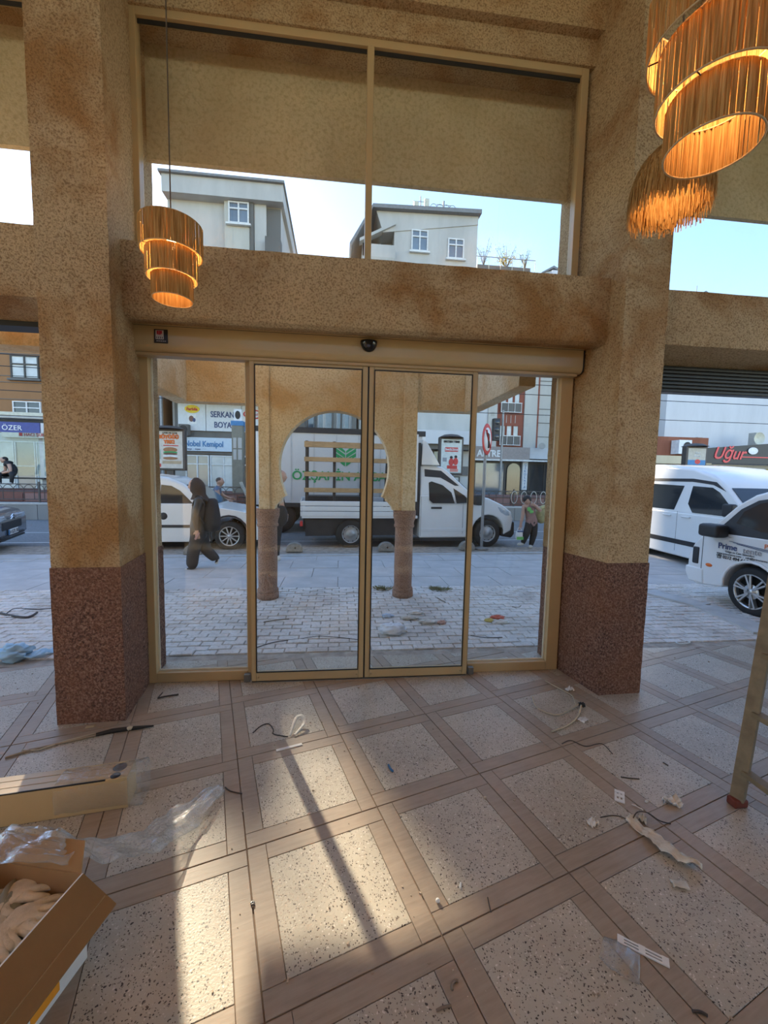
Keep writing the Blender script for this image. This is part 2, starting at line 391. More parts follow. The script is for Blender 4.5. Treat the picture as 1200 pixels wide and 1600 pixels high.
# ---- upper windows
def upper_window(name, x0, x1, z0, z1, mull, label):
    o = empty(name, (0, 3.17, 0), label=label, cat='window', kind='structure')
    w = .055
    for a, b in (((x0, z0), (x0+w, z1)), ((x1-w, z0), (x1, z1)), ((x0+w, z1-w), (x1-w, z1)), ((x0+w, z0), (x1-w, z0+w))):
        MB().bx(a[0], b[0], -.03, .04, a[1], b[1]).build('window_frame', CREAM, o, bevel=.004)
    for m_ in mull: MB().bx(m_-.024, m_+.024, -.032, .04, z0+w, z1-w).build('mullion', CREAM, o, bevel=.004)
    xs = [x0+w] + [v for m_ in mull for v in (m_-.024, m_+.024)] + [x1-w]
    for k in range(0, len(xs), 2):
        MB().bx(xs[k], xs[k+1], .004, .012, z0+w, z1-w).build('pane', PANE_UP, o)
        MB().bx(xs[k]+.002, xs[k+1]-.002, -.004, .002, z1-w-.028, z1-w).build('gasket', BLACK, o)
    return o
upper_window('window_1', -1.43, 1.83, 3.03, 4.665, [.193], 'upper window of two panes above the sliding glass door')
upper_window('window_2', -6.4, -1.77, 3.03, 4.665, [-4.1], 'upper window beside the pillar above the grey car')
upper_window('window_3', 2.23, 7.4, 3.03, 4.665, [4.9], 'upper window above the roller shutter and white minibus')

# ---- automatic sliding door
DY = 3.17
door = empty('door_1', (0, DY, 0), label='automatic sliding glass door with cream frames and side panes', cat='door', kind='structure')
def part(name, boxes, m, parent, bevel=0):
    m_ = MB()
    for b_ in boxes: m_.bx(*b_)
    return m_.build(name, m, parent, bevel=bevel)
def rect_frame(parent, x0, x1, z0, z1, wl_, wr, wb, wt, y0, y1, m):
    for b_ in ((x0, x0+wl_, y0, y1, z0, z1), (x1-wr, x1, y0, y1, z0, z1)): part('stile', [b_], m, parent, .004)
    for b_ in ((x0+wl_, x1-wr, y0, y1, z0, z0+wb), (x0+wl_, x1-wr, y0, y1, z1-wt, z1)): part('rail', [b_], m, parent, .004)
def gasket(parent, x0, x1, z0, z1, y, m, w=.008, name='gasket'):
    part(name, [(x0, x0+w, y-.004, y+.004, z0, z1), (x1-w, x1, y-.004, y+.004, z0, z1), (x0+w, x1-w, y-.004, y+.004, z0, z0+w), (x0+w, x1-w, y-.004, y+.004, z1-w, z1)], m, parent)
BEAD = plain('pale_glazing_bead', (.66, .62, .50), .4)
for x0, x1, sgn in ((-1.44, -.655, -1), (1.035, 1.845, 1)):
    fx = empty('fixed_side_panel', (0, 0, 0)); fx.parent = door
    rect_frame(fx, x0, x1, 0, 2.46, .085 if sgn < 0 else .03, .03 if sgn < 0 else .10, .075, .04, -.035, .045, CREAM)
    gx0, gx1 = (x0+.085, x1-.03) if sgn < 0 else (x0+.03, x1-.10)
    part('pane', [(gx0, gx1, .012, .02, .075, 2.42)], PANE, fx)
    gasket(fx, gx0, gx1, .075, 2.42, .01, BEAD, .012, 'glazing_bead')
for x0, x1 in ((-.648, .205), (.217, 1.044)):
    lf = empty('sliding_leaf', (0, 0, 0)); lf.parent = door
    wl_, wr = .036, .040
    rect_frame(lf, x0, x1, .012, 2.445, wl_, wr, .068, .066, -.085, -.048, CREAM)
    part('pane', [(x0+wl_, x1-wr, -.070, -.064, .08, 2.379)], PANE, lf)
    gasket(lf, x0+wl_, x1-wr, .08, 2.379, -.0855, BLACK, .007)
    part('brush_seal', [(x0+.004, x1-.004, -.078, -.055, .0005, .012)], BLACK, lf)
    for xx in (x0+.05, x1-.05):
        m_ = MB().lathe([(.0, -.0885), (.008, -.0885), (.009, -.085)], 10, (xx, 0, .045), 'Y'); m_.build('screw', CREAM_D, lf)
part('meeting_seal', [(.2055, .2165, -.08, -.052, .012, 2.445)], BLACK, door)
for xx in (-.685, 1.085): part('floor_guide', [(xx-.022, xx+.022, -.075, -.036, .0005, .06)], plain('grey_zinc', (.22, .21, .19), .45, .7), door, .003)
part('threshold_strip', [(-.64, 1.04, -.09, .045, .0005, .006)], plain('dull_steel', (.45, .43, .40), .4, .8), door)
# operator housing with rounded lower edge
hx0, hx1 = -1.452, 1.862
prof = [(-.125, 2.592), (-.125, 2.47), (-.123, 2.452), (-.116, 2.436), (-.103, 2.424), (-.085, 2.419), (.03, 2.419), (.03, 2.592)]
m_ = MB(); m_.prism(prof, 'X', hx0, hx1); hous = m_.build('operator_housing', CREAM, door, bevel=.002)
part('housing_cap_strip', [(hx0, hx1, -.132, .03, 2.592, 2.618)], CREAM, door, .003)
part('shadow_gap', [(hx0+.003, hx1-.003, -.126, .02, 2.5895, 2.5925)], BLACK, door)
for xx in (hx0, hx1):
    m_ = MB(); s_ = 1 if xx > 0 else -1
    m_.prism([(y*1.0 - .004, z - .004) for y, z in prof], 'X', xx, xx + s_*.007); m_.build('end_cap', BLACK, door)
part('track_lip', [(hx0+.03, hx1-.03, -.10, -.02, 2.400, 2.419)], CREAM_D, door)
# motion sensor
m_ = MB(); rings = []
for k in range(7):
    t = k / 6 * math.pi / 2; rr = math.cos(t); y = -.128 - .045*math.sin(t)
    rings.append([( .205 + .062*rr*math.cos(a), y, 2.565 + (.075*rr*math.sin(a) if math.sin(a) < 0 else .008*rr*math.sin(a))) for a in [2*math.pi*i/28 for i in range(28)]])
m_.loft(rings, True, True)
sen = m_.build('motion_sensor', BLACKG, door)
MB().ball((.20, -.165, 2.525), (.014, .008, .014)).build('sensor_lens', plain('smoked_lens', (.05, .05, .07), .1), sen)
# maker's plate with a red mark
plate = part('maker_plate', [(-1.268, -1.178, -.130, -.124, 2.475, 2.568)], plain('plate_black', (.02, .014, .012), .35), door, .003)
part('plate_print', [(-1.257, -1.205, -.1315, -.130, 2.500, 2.560)], plain('plate_silver', (.50, .44, .42), .4), plate)
part('plate_mark', [(-1.248, -1.236, -.133, -.1315, 2.532, 2.556), (-1.234, -1.214, -.133, -.1315, 2.536, 2.556), (-1.240, -1.222, -.133, -.1315, 2.530, 2.536)], plain('plate_red', (.45, .02, .05), .4), plate)
part('plate_bars', [(-1.251+.012*k, -1.247+.012*k, -.133, -.1315, 2.504, 2.517) for k in range(4)], BLACK, plate)
part('plate_lettering', [(-1.252+.013*k, -1.243+.013*k, -.1312, -.130, 2.486, 2.491) for k in range(5)], plain('plate_silver', (.5, .44, .42), .4), plate)

# ================================================================== OUTSIDE GROUND
ASPHALT = plain('asphalt', (.24, .232, .225), .9, 0, .25, 30, .3, .3, 90)
SLAB = plain('pavement_concrete', (.52, .50, .475), .9, 0, .12, 3, .2, .25, 60)
def paver_mat():
    m, nt, b, o = new_mat('dusty_paver'); v = pos(nt)
    c = ramp(nt, noi(nt, v, 1.6, 7, .7, .4), [(.32, (.50, .45, .40)), (.5, (.68, .63, .57)), (.68, (.80, .76, .71))])
    c2 = mixc(nt, ramp(nt, noi(nt, v, 26, 5, .75), [(.5, (0, 0, 0)), (.7, (.55, .55, .55))]), c, (.22, .19, .16))
    nt.links.new(c2, b.inputs['Base Color']); b.inputs['Roughness'].default_value = .95; b.inputs['Specular IOR Level'].default_value = .2
    bump(nt, noi(nt, v, 60, 4), .5, .006, b); return m
PAVER = paver_mat()
DIRT = plain('sandy_dirt', (.40, .345, .285), .95, 0, .3, 9, .1, .6, 50)
ST = R(3.0)                                # the street runs a little askew to the facade
SX = Vector((math.cos(ST), math.sin(ST), 0)); SY = Vector((-math.sin(ST), math.cos(ST), 0)); SO = Vector((0, 8.25, 0))
def street(a, b, z=0.0): return SO + SX * a + SY * b + Vector((0, 0, z))
mb = MB()
q = [street(-60, -.05), street(60, -.05), street(60, 60), street(-60, 60)]
mb.add([(p.x, p.y, -.045) for p in q] + [(p.x, p.y, -.2) for p in q], [(0,1,2,3),(0,4,5,1),(3,2,6,7),(0,3,7,4),(1,5,6,2)])
road = mb.build('road', ASPHALT); tag(road, 'grey asphalt road with white edge line behind the parked vehicles', 'road', kind='structure')
LINE = plain('road_paint', (.62, .61, .58), .8)
for y0, y1, x0, x1 in ((.12, .24, -30, -3.0), (1.95, 2.03, -30, 30), (3.6, 3.68, -30, 30)):
    m_ = MB(); q = [street(x0, y0, -.0435), street(x1, y0, -.0435), street(x1, y1, -.0435), street(x0, y1, -.0435)]
    m_.add(q, [(0,1,2,3)]); m_.build('marking', LINE, road)
# outdoor pavement: base, pavers by the threshold, larger slabs towards the kerb
mb = MB(); mb.bx(-14, 14, FLOOR_Y1, 9.2, -.2, -.012)
pave = mb.build('pavement', DIRT); tag(pave, 'dusty paved forecourt between the glass door and the road', 'pavement', kind='structure')
pm = MB(); L_, W_ = .198, .098; g = .006
pm.add([(g/2, g/2, 0), (L_-g/2, g/2, 0), (L_-g/2, W_-g/2, 0), (g/2, W_-g/2, 0), (.008, .008, .012), (L_-.008, .008, .012), (L_-.008, W_-.008, .012), (.008, W_-.008, .012)],
       [(4,5,6,7),(0,1,5,4),(1,2,6,5),(2,3,7,6),(3,0,4,7)], False)
paver_me = pm.mesh('paver', PAVER)
cells = []
row = 0; y = FLOOR_Y1 + .12
while y < 5.75:
    x = -8.0 + (row % 2) * L_/2
    while x < 7.0: cells.append((x, y, 0)); x += L_
    y += W_; row += 1
def shown(p):
    d = Vector(p) - _C; z = d.dot(_fw)
    if z < .1: return False
    u = 600 + F_PX*d.dot(_rt)/z; v = 800 - F_PX*d.dot(_up)/z
    return (240 < u < 385 or 405 < u < 720 or 735 < u < 850 or u < 85 or 1000 < u < 1200) and v < 1600
vis = sorted([c for c in cells if shown((c[0]+.1, c[1]+.05, 0))], key=lambda c: c[1]**2*2 + c[0]**2)[:300]
vs_ = set(vis); far = MB()
for c in cells:
    dz = -.0125 + random.uniform(-.004, .005); rz = random.uniform(-.02, .02)
    if c in vs_: link('paver', paver_me, pave, (c[0], c[1], dz), (random.uniform(-.012, .012), random.uniform(-.008, .008), rz))
    else:
        far.add([(c[0]+a, c[1]+b, dz+h) for a, b, h in ((g/2, g/2, 0), (L_-g/2, g/2, 0), (L_-g/2, W_-g/2, 0), (g/2, W_-g/2, 0), (.008, .008, .012), (L_-.008, .008, .012), (L_-.008, W_-.008, .012), (.008, W_-.008, .012))],
                [(4,5,6,7),(0,1,5,4),(1,2,6,5),(2,3,7,6),(3,0,4,7)], False)
fo = far.build('paver_field', PAVER, pave); fo['kind'] = 'stuff'
slab_cache = {}
for r_ in range(4):
    for k in range(-10, 9):
        x0 = k*.82 + (.41 if r_ % 2 else 0); y0 = 5.76 + r_*.62
        if 'm' not in slab_cache:
            slab_cache['m'] = slab_mesh('paving_slab', (0, .82, 0, .62), SLAB, 0.0, .004, -.012)
        link('paving_slab', slab_cache['m'], pave, (x0, y0, random.uniform(-.003, .003)), (0, 0, random.uniform(-.004, .004)))
KERB = plain('pale_kerb_stone', (.50, .49, .47), .85, 0, .15, 5, .2, .3)
kerb = empty('kerb', label='pale kerb stones along the edge of the road', cat='kerb', kind='structure')
km = MB().bx(.004, .996, 0, .13, -.15, .012).mesh('kerb_stone', KERB)
for k in range(-12, 5):
    p = street(k, -.16); link('kerb_stone', km, kerb, (p.x, p.y, 0), (0, 0, ST))
# raised stone edge at the corner by the white pickup
ks = [onz(1012, 925), onz(1100, 948), onz(1200, 992)]
for a, b in zip(ks[:-1], ks[1:]):
    m_ = MB(); m_.bar((a.x, a.y, -.06), (b.x, b.y, -.06), .30, .17); m_.build('kerb_stone', KERB, kerb)
# weeds
WEED = plain('dry_weed_green', (.21, .21, .10), .9, 0, .3)
def tuft(u, v, n, h, label):
    p = onz(u, v); m_ = MB()
    for k in range(n):
        a = random.uniform(0, 6.28); r_ = random.uniform(.0, .09); l = random.uniform(.4, 1)*h; q = Vector((r_*math.cos(a)*1.5, r_*math.sin(a), 0)); d = Vector((math.cos(a)*l*.9, math.sin(a)*l*.9, l*.6))
        m_.add([q + Vector((-.003, 0, 0)), q + Vector((.003, 0, 0)), q + d*.6 + Vector((.002, 0, .01)), q + d], [(0,1,2),(0,2,3)])
    o = m_.build('weed_tuft', WEED, None, (p.x, p.y, 0)); tag(o, label, 'weed')
tuft(601, 921, 160, .07, 'low dry weed tuft beside the base of the porch column')
tuft(688, 922, 160, .08, 'low green weed tuft standing alone in the pavers')

# ================================================================== PORCH with horseshoe arch
PY0, PY1 = 5.22, 5.42
acx, az, ar = -.052, 1.71, .693
porch = empty('porch', (0, 0, 0), label='stucco entrance porch with a horseshoe arch in front of the glass door', cat='porch', kind='structure')
arc = []
for k in range(33):
    t = math.pi*k/32
    arc.append((acx + ar*math.cos(t), az + ar*math.sin(t)))     # right to left over the top
low_r = [(acx + ar*math.cos(t), az + .80*math.sin(t)) for t in [-.1*j for j in range(5, 0, -1)]]
low_l = [(acx - ar*math.cos(t), az + .80*math.sin(t)) for t in [-.1*j for j in range(1, 6)]]
wallp = [(-2.02, 2.45), (-.985, 2.45), (-.985, 1.16), (-.80, 1.16), (-.79, 1.20), (-.745, 1.25), (-.715, 1.275), (-.715, 1.30)] + low_l[::-1] + arc[::-1] + low_r[::-1] + \
        [(.61, 1.30), (.61, 1.275), (.65, 1.25), (.69, 1.20), (.70, 1.16), (.99, 1.16), (.99, 2.45), (1.76, 2.45), (1.76, 3.3), (-2.02, 3.3)]
bm = bmesh.new()
vsA = [bm.verts.new((x, PY0, z)) for x, z in wallp]; vsB = [bm.verts.new((x, PY1, z)) for x, z in wallp]
bm.faces.new(vsA); bm.faces.new(vsB[::-1])
for i in range(len(wallp)): bm.faces.new((vsA[i], vsA[(i+1) % len(wallp)], vsB[(i+1) % len(wallp)], vsB[i]))
bm.normal_update(); bmesh.ops.triangulate(bm, faces=[f for f in bm.faces if len(f.verts) > 4], ngon_method='EAR_CLIP'); bmesh.ops.recalc_face_normals(bm, faces=bm.faces)
me = bpy.data.meshes.new('arch_wall'); bm.to_mesh(me); bm.free(); me.materials.append(PORCH_ST); link('arch_wall', me, porch)
for x0, x1 in ((-.985, -.855), (.81, .985)): MB().bx(x0, x1, PY0-.035, PY0, 1.16, 3.25).build('pilaster', PORCH_ST, porch, bevel=.006)
MB().bx(-2.02, -1.82, 3.60, PY0, 2.45, 3.3).build('side_beam', PORCH_ST, porch, bevel=.008)
MB().bx(1.60, 1.76, 3.60, PY0, 2.43, 3.3).build('side_beam', PORCH_ST, porch, bevel=.008)
def porch_column(x, label):
    o = empty('porch_column', (x, 5.32, 0), label=label, cat='column', kind='structure')
    MB().lathe([(.118, .11), (.122, .4), (.118, .93)], 28).build('shaft', COLBR_LIT, o)
    MB().lathe([(0, -.012), (.138, -.012), (.140, .07), (.132, .078), (.132, .085), (.136, .09), (.132, .12), (.118, .125)], 28).build('base', COLBR_LIT, o)
    MB().lathe([(.118, .93), (.133, .935), (.136, .96), (.126, .975), (.128, 1.0), (.148, 1.07), (.150, 1.10), (.143, 1.105), (.150, 1.115), (.150, 1.16), (0, 1.16)], 28).build('capital', COLBR_LIT, o)
porch_column(.868, 'round brown porch column in front of the white truck cab')
porch_column(-.90, 'round brown porch column seen through the edge of the door leaf near the walking woman')
# hanging bracket on the outer beam of the neighbouring bay
mb = MB(); mb.bx(-6.5, -2.02, 3.55, 3.75, 2.55, 2.76)
tag(mb.build('trim_1', PORCH_ST), 'pale stucco fascia outside the bay with the grey car', 'fascia', kind='structure')
mb = MB(); mb.bx(-6.4, -1.72, 3.2, 3.34, 2.585, 2.63)
tag(mb.build('shutter_rail', BLACK), 'thin black shutter rail under the beam above the grey car', 'shutter')
sh = empty('roller_shutter', (0, 0, 0), label='dark rolled-up slatted shutter under the beam above the white minibus', cat='shutter')
DARKSL = plain('shutter_black', (.020, .018, .016), .45, .3, .3)
for k in range(7):
    z0 = 2.345 + k*.030
    MB().bx(2.28, 7.4, 3.19 - .004*(k % 2), 3.27, z0, z0 + .027).build('slat', DARKSL, sh, bevel=.006)
MB().bx(2.27, 7.41, 3.20, 3.30, 2.350, 2.556).build('shutter_box', BLACK, sh)

# ================================================================== BUILDINGS BEHIND
def wallmat(name, c, var=.12, streak=True):
    m, nt, b, o = new_mat(name); v = pos(nt)
    n = noi(nt, mapping(nt, v, (1, 1, .25)), .9, 7, .65)
    d = tuple(x*(1-var*1.6) for x in c); l = tuple(min(1, x*(1+var)) for x in c)
    nt.links.new(ramp(nt, n, [(.3, d), (.6, c), (.8, l)]), b.inputs['Base Color']); b.inputs['Roughness'].default_value = .9; b.inputs['Specular IOR Level'].default_value = .2
    bump(nt, noi(nt, v, 20), .2, .01, b); return m
W_GREY = wallmat('render_grey', (.50, .485, .44)); W_GREY2 = wallmat('render_light_grey', (.56, .545, .51)); W_BROWN = wallmat('tile_brown', (.33, .175, .085), .08)
W_WHITE = wallmat('render_white', (.66, .66, .67), .07); W_MAROON = wallmat('render_maroon', (.30, .105, .075), .1); W_STONE = wallmat('pale_stone', (.58, .56, .52), .1)
W_DARK = wallmat('dark_concrete', (.17, .165, .155), .15); W_BRICK = wallmat('red_brick', (.30, .115, .07), .2); W_CREAM = wallmat('cream_wall', (.62, .53, .37), .1)
FR_W = plain('window_frame_white', (.72, .72, .70), .5); FR_D = plain('window_frame_dark', (.05, .045, .04), .5)
GLS = plain('window_reflective_glass', (.16, .20, .24), .08, 0, .25, .6, .8); GLS_L = plain('window_curtain_glass', (.55, .57, .56), .25, 0, .2, 1.5, .6)
GLS_D = plain('window_dark_glass', (.035, .04, .045), .1, 0, .3, .6, .8)
ROOFG = plain('roof_grey_sheet', (.22, .22, .22), .6)
def window(parent, x0, x1, z0, z1, y, frame=FR_W, glass=GLS, cols=2, transom=None, w=.07, sill=True):
    o = MB()
    o.bx(x0, x0+w, y-.08, y+.05, z0, z1); o.bx(x1-w, x1, y-.08, y+.05, z0, z1); o.bx(x0+w, x1-w, y-.08, y+.05, z0, z0+w); o.bx(x0+w, x1-w, y-.08, y+.05, z1-w, z1)
    f = o.build('window', frame, parent)
    xs = [x0+w + (x1-x0-2*w)*k/cols for k in range(cols+1)]
    for k in range(1, cols): MB().bx(xs[k]-w/2, xs[k]+w/2, y-.085, y+.04, z0+w, z1-w).build('muntin', frame, f)
    if transom:
        zt = z0 + (z1-z0)*transom; MB().bx(x0+w, x1-w, y-.083, y+.04, zt-w/2, zt+w/2).build('muntin', frame, f)
    for k in range(cols): MB().bx(xs[k], xs[k+1], y-.03, y-.01, z0+w*.6, z1-w*.6).build('pane', glass, f)
    if sill: MB().bx(x0-.1, x1+.1, y-.18, y-.02, z0-.1, z0-.01).build('sill', frame if frame is not FR_D else W_DARK, f)
    return f
def text(parent, s, x, z, y, size, m, name='lettering', align='LEFT', rot=None, ext=.01, sx=1.0, shear=0, bold=0, loc=None):
    cu = bpy.data.curves.new(name, 'FONT'); cu.body = s; cu.size = size; cu.extrude = ext; cu.align_x = align; cu.shear = shear; cu.offset = bold; cu.resolution_u = 3
    cu.materials.append(m); o = bpy.data.objects.new(name, cu); col.objects.link(o)
    o.location = loc if loc is not None else (x, y, z); o.rotation_euler = rot or (R(90), 0, 0); o.scale = (sx, 1, 1)
    if parent is not None: o.parent = parent
    return o
T_NAVY = plain('print_navy', (.05, .08, .20), .6); T_BLUE = plain('print_blue', (.06, .22, .45), .6); T_RED = plain('print_red', (.60, .04, .035), .5)
T_WHITE = plain('print_white', (.80, .80, .79), .6); T_BLACK = plain('print_black', (.02, .02, .02), .6); T_GREEN = plain('print_green', (.02, .33, .10), .6)
T_YEL = plain('print_yellow', (.80, .60, .04), .6); T_ORANGE = plain('print_orange', (.78, .16, .02), .6); T_GREY = plain('print_grey', (.30, .30, .31), .6)

# -- brown apartment block
b1 = empty('apartment_block', (0, 22, 0), label='brown apartment block behind the bus shelter and grey car', cat='building')
MB().bx(-30, -8.82, 0, 9, 0, 12.05).build('wall', W_BROWN, b1)
for z in (7.1, 6.05, 4.95, 5.75): MB().bx(-30, -8.82, -.03, 0, z, z+.03).build('joint_band', W_DARK, b1)
MB().bx(-30, -8.82, -.10, 0, 7.42, 7.52).build('ledge', W_BROWN, b1)
for x0 in (-21.6, -18.6, -15.72, -11.9, -10.4):
    window(b1, x0, x0+1.25, 5.95, 7.05, 0, FR_D, GLS_L, 2, .62, .06); window(b1, x0, x0+1.25, 4.18, 4.88, 0, FR_W, GLS_D, 2, .55, .05)
    window(b1, x0, x0+1.25, 8.6, 9.9, 0, FR_D, GLS_L, 2, .62, .06)
MB().bx(-30, -9.0, -.06, 0, .0, 3.35).build('shop_front_wall', W_GREY2, b1)
for k in range(9): window(b1, -17.6 + k*.96, -16.68 + k*.96, .55, 2.95, -.08, FR_W, GLS_L if k % 2 else GLS, 1, .5 if k % 3 else None, .05, False)
sg = MB().bx(-16.1, -12.4, -.30, -.08, 3.12, 3.42).build('shop_sign', plain('sign_cream', (.70, .62, .50), .6), b1)
text(sg, '■ HACI ŞÜKRÜ', -15.35, 3.20, -.31, .20, T_RED, ext=.006)
sg2 = MB().bx(-9.6, -9.0, -.2, -.06, 3.6, 5.2).build('wall_panel', W_GREY2, b1)
MB().bx(-8.86, -8.76, -.35, -.2, 0, 12).build('drain_pipe', plain('pipe_grey', (.35, .35, .36), .5), b1)
# -- block above the paint shop
b2 = empty('apartment_block', (0, 22, 0), label='light grey apartment block with the paint shop, beside the hanging tiered lamp', cat='building')
MB().bx(-8.5, -3.05, .3, 9, 0, 15.35).build('wall', W_GREY2, b2)
MB().bx(-8.55, -2.88, -.25, 9, 14.95, 15.75).build('parapet', W_GREY2, b2)
MB().bx(-8.65, -2.80, -.40, 9.2, 15.75, 15.86).build('roof_edge', ROOFG, b2)
MB().bx(-6.7, -5.3, .5, 3, 15.86, 16.28).build('roof_hatch', ROOFG, b2)
MB().bx(-5.75, -4.55, .05, .3, 12, 15.1).build('bay_panel', wallmat('panel_beige', (.54, .53, .47)), b2)
MB().bx(-4.52, -4.34, .0, .3, 0, 15.0).build('pier', W_DARK, b2)
MB().bx(-4.32, -3.75, .1, .3, 0, 15.0).build('pier', W_GREY2, b2)
MB().bx(-3.74, -3.06, .26, .3, 0, 14.9).build('recess', W_DARK, b2)
MB().bx(-3.74, -3.0, -.35, .3, 12.0, 13.25).build('balcony_wall', W_DARK, b2)
window(b2, -5.55, -4.56, 13.9, 14.92, .04, FR_W, GLS, 2, .68, .07)
for z in (5.9, 8.5, 11.1):
    window(b2, -5.55, -4.56, z, z+1.2, .04, FR_W, GLS, 2, .68, .07); window(b2, -7.6, -6.4, z, z+1.2, .28, FR_W, GLS, 2, .68, .07)
MB().bx(-8.45, -1.6, -1.6, .3, 5.2, 5.42).build('shop_canopy', W_DARK, b2)
MB().bx(-8.25, -1.8, -.1, .3, 2.55, 5.2).build('shop_front_wall', W_DARK, b2)
SIGNW = plain('sign_white', (.70, .72, .74), .5, 0, .05)
for x0, x1 in ((-8.05, -6.72), (-6.69, -4.98), (-4.95, -3.2)): MB().bx(x0, x1, -.22, -.1, 3.72, 5.12).build('sign_panel', SIGNW, b2)
sp = MB().bx(-7.8, -4.9, -.26, -.1, 2.70, 3.38).build('shop_sign', plain('sign_pale_blue', (.58, .68, .78), .5, 0, .04), b2)
text(sp, 'Nobel Kemipol', -7.74, 2.93, -.275, .40, T_BLUE, bold=.008, sx=.76)
text(sp, 'boya  ·  inşaat  ──', -7.6, 2.76, -.275, .11, T_NAVY)
MB().bx(-4.3, -3.2, -.26, -.1, 2.70, 3.38).build('shop_sign', plain('sign_pale_blue', (.58, .68, .78), .5), b2)
sg = MB().bx(-6.66, -5.0, -.225, -.22, 3.74, 5.1).build('sign_face', SIGNW, b2)
_a = at(329, 660, 21.77); text(sg, 'SERKAN', _a.x, 4.42, -.235, .41, T_NAVY, bold=.008, sx=.78); _a = at(334.5, 668, 21.77); text(sg, 'BOYA', _a.x, 3.90, -.235, .41, T_NAVY, bold=.008, sx=.78)
br = MB(); br.lathe([(0, 0), (.03, .0), (.035, .16), (.018, .2), (.016, .42), (0, .43)], 8, (-5.13, -.24, 3.88)); br.build('brush_mark', T_NAVY, sg)
def disc(parent, x, z, y, rx, rz, m, name, n=28, t=.012):
    m_ = MB(); m_.prism([(x + rx*math.cos(2*math.pi*k/n), z + rz*math.sin(2*math.pi*k/n)) for k in range(n)], 'Y', y, y + t); return m_.build(name, m, parent)
yl = disc(b2, -7.36, 4.78, -.24, .36, .20, T_YEL, 'yellow_oval'); text(yl, 'Farbila', -7.63, 4.71, -.25, .20, T_RED, bold=.006)
ml = MB().bx(-7.58, -7.16, -.235, -.222, 4.05, 4.55).build('square_mark', T_WHITE, b2)
disc(ml, -7.40, 4.30, -.245, .12, .15, plain('print_brown', (.20, .10, .08), .6), 'mark_shape'); disc(ml, -7.27, 4.24, -.247, .07, .10, T_NAVY, 'mark_shape')
rd = disc(b2, -4.38, 4.62, -.235, .50, .24, T_RED, 'red_oval'); disc(rd, -4.38, 4.62, -.25, .42, .17, SIGNW, 'oval_face'); text(rd, 'marshall', -4.70, 4.56, -.256, .17, T_RED)
MB().bx(-4.95, -3.2, -.24, -.22, 3.74, 4.0).build('sign_strip', T_BLUE, b2); text(b2, 'AKÇ', -4.62, 3.77, -.25, .24, T_WHITE)
MB().bx(-7.9, -7.45, -.60, -.24, 3.42, 3.98).build('speaker_box', W_DARK, b2); disc(b2, -7.67, 3.72, -.62, .2, .2, T_BLACK, 'speaker_cone')
for x0, x1, gm in ((-7.75, -6.6, GLS), (-6.55, -5.2, GLS_L), (-5.15, -4.0, GLS_D), (-3.95, -2.9, GLS)): window(b2, x0, x1, .2, 2.5, -.12, FR_W, gm, 2, .8, .06, False)
# -- grey gable block with roof aerials
b3 = empty('apartment_block', (0, 24, 0), label='pale grey gable block with aerials on its roof, seen above the beam', cat='building')
m_ = MB(); m_.prism([(2.95, 0), (7.76, 0), (7.76, 16.15), (2.95, 15.75)], 'Y', 0, 9); m_.build('wall', W_GREY2, b3)
m_ = MB(); m_.prism([(1.2, 0), (2.95, 0), (2.95, 15.75), (1.2, 14.5)], 'Y', 1.2, 9); m_.build('side_wall', W_GREY, b3)
m_ = MB(); m_.prism([(1.72, 16.30), (7.86, 16.50), (7.86, 16.72), (1.72, 16.50)], 'Y', -.35, 9.2); m_.build('roof_edge', ROOFG, b3)
m_ = MB(); m_.prism([(2.3, 15.2), (7.76, 16.05), (7.76, 16.55), (1.9, 16.35)], 'Y', -.05, 9); m_.build('gable', W_GREY2, b3)
m_ = MB(); m_.prism([(.55, 14.2), (1.72, 16.32), (1.72, 16.52), (.45, 14.35)], 'Y', -.35, 9); m_.build('roof_slope', ROOFG, b3)
m_ = MB(); m_.prism([(1.0, 14.55), (3.0, 15.6), (3.0, 15.75), (1.0, 14.72)], 'Y', -.2, .3); m_.build('cornice', W_GREY2, b3)
window(b3, 3.92, 4.88, 14.35, 15.5, 0, FR_W, GLS, 2, .68, .07); window(b3, 6.03, 6.98, 14.1, 15.2, 0, FR_W, GLS, 2, .68, .07)
for z in (11.4, 8.6): window(b3, 3.92, 4.88, z, z+1.15, 0, FR_W, GLS, 2, .68, .07); window(b3, 6.03, 6.98, z, z+1.15, 0, FR_W, GLS, 2, .68, .07)
MB().bx(1.15, 2.95, -.6, -.5, 13.6, 14.25).build('balcony_parapet', W_GREY2, b3); MB().bx(1.15, 2.95, -.6, 1.2, 13.45, 13.6).build('balcony_floor', W_GREY, b3)
MB().bx(1.15, 1.25, -.6, 1.2, 13.6, 14.25).build('balcony_parapet', W_GREY2, b3)
MB().bx(2.35, 2.85, 1.12, 1.2, 13.6, 15.0).build('balcony_door', GLS_D, b3)
AER = plain('aerial_grey', (.30, .30, .30), .5, .4); AER_W = plain('aerial_panel', (.62, .60, .48), .5)
for x, h in ((4.36, 1.15), (4.98, 1.35), (5.20, .85)):
    a_ = MB().bx(x-.14, x+.14, 1.1, 1.3, 16.5, 16.6 + h).build('aerial_panel', AER_W, b3)
for x, h in ((4.62, 1.5), (6.02, 1.35)):
    m_ = MB(); m_.tube([(x, 1.2, 16.4), (x, 1.2, 16.6+h)], .05 if x > 5 else .03, 6)
    for k in range(3): m_.tube([(x-.45, 1.2, 16.75+h*.25*k+.3), (x+.45, 1.2, 16.75+h*.25*k+.3)], .02, 5)
    m_.build('aerial_mast', AER, b3)
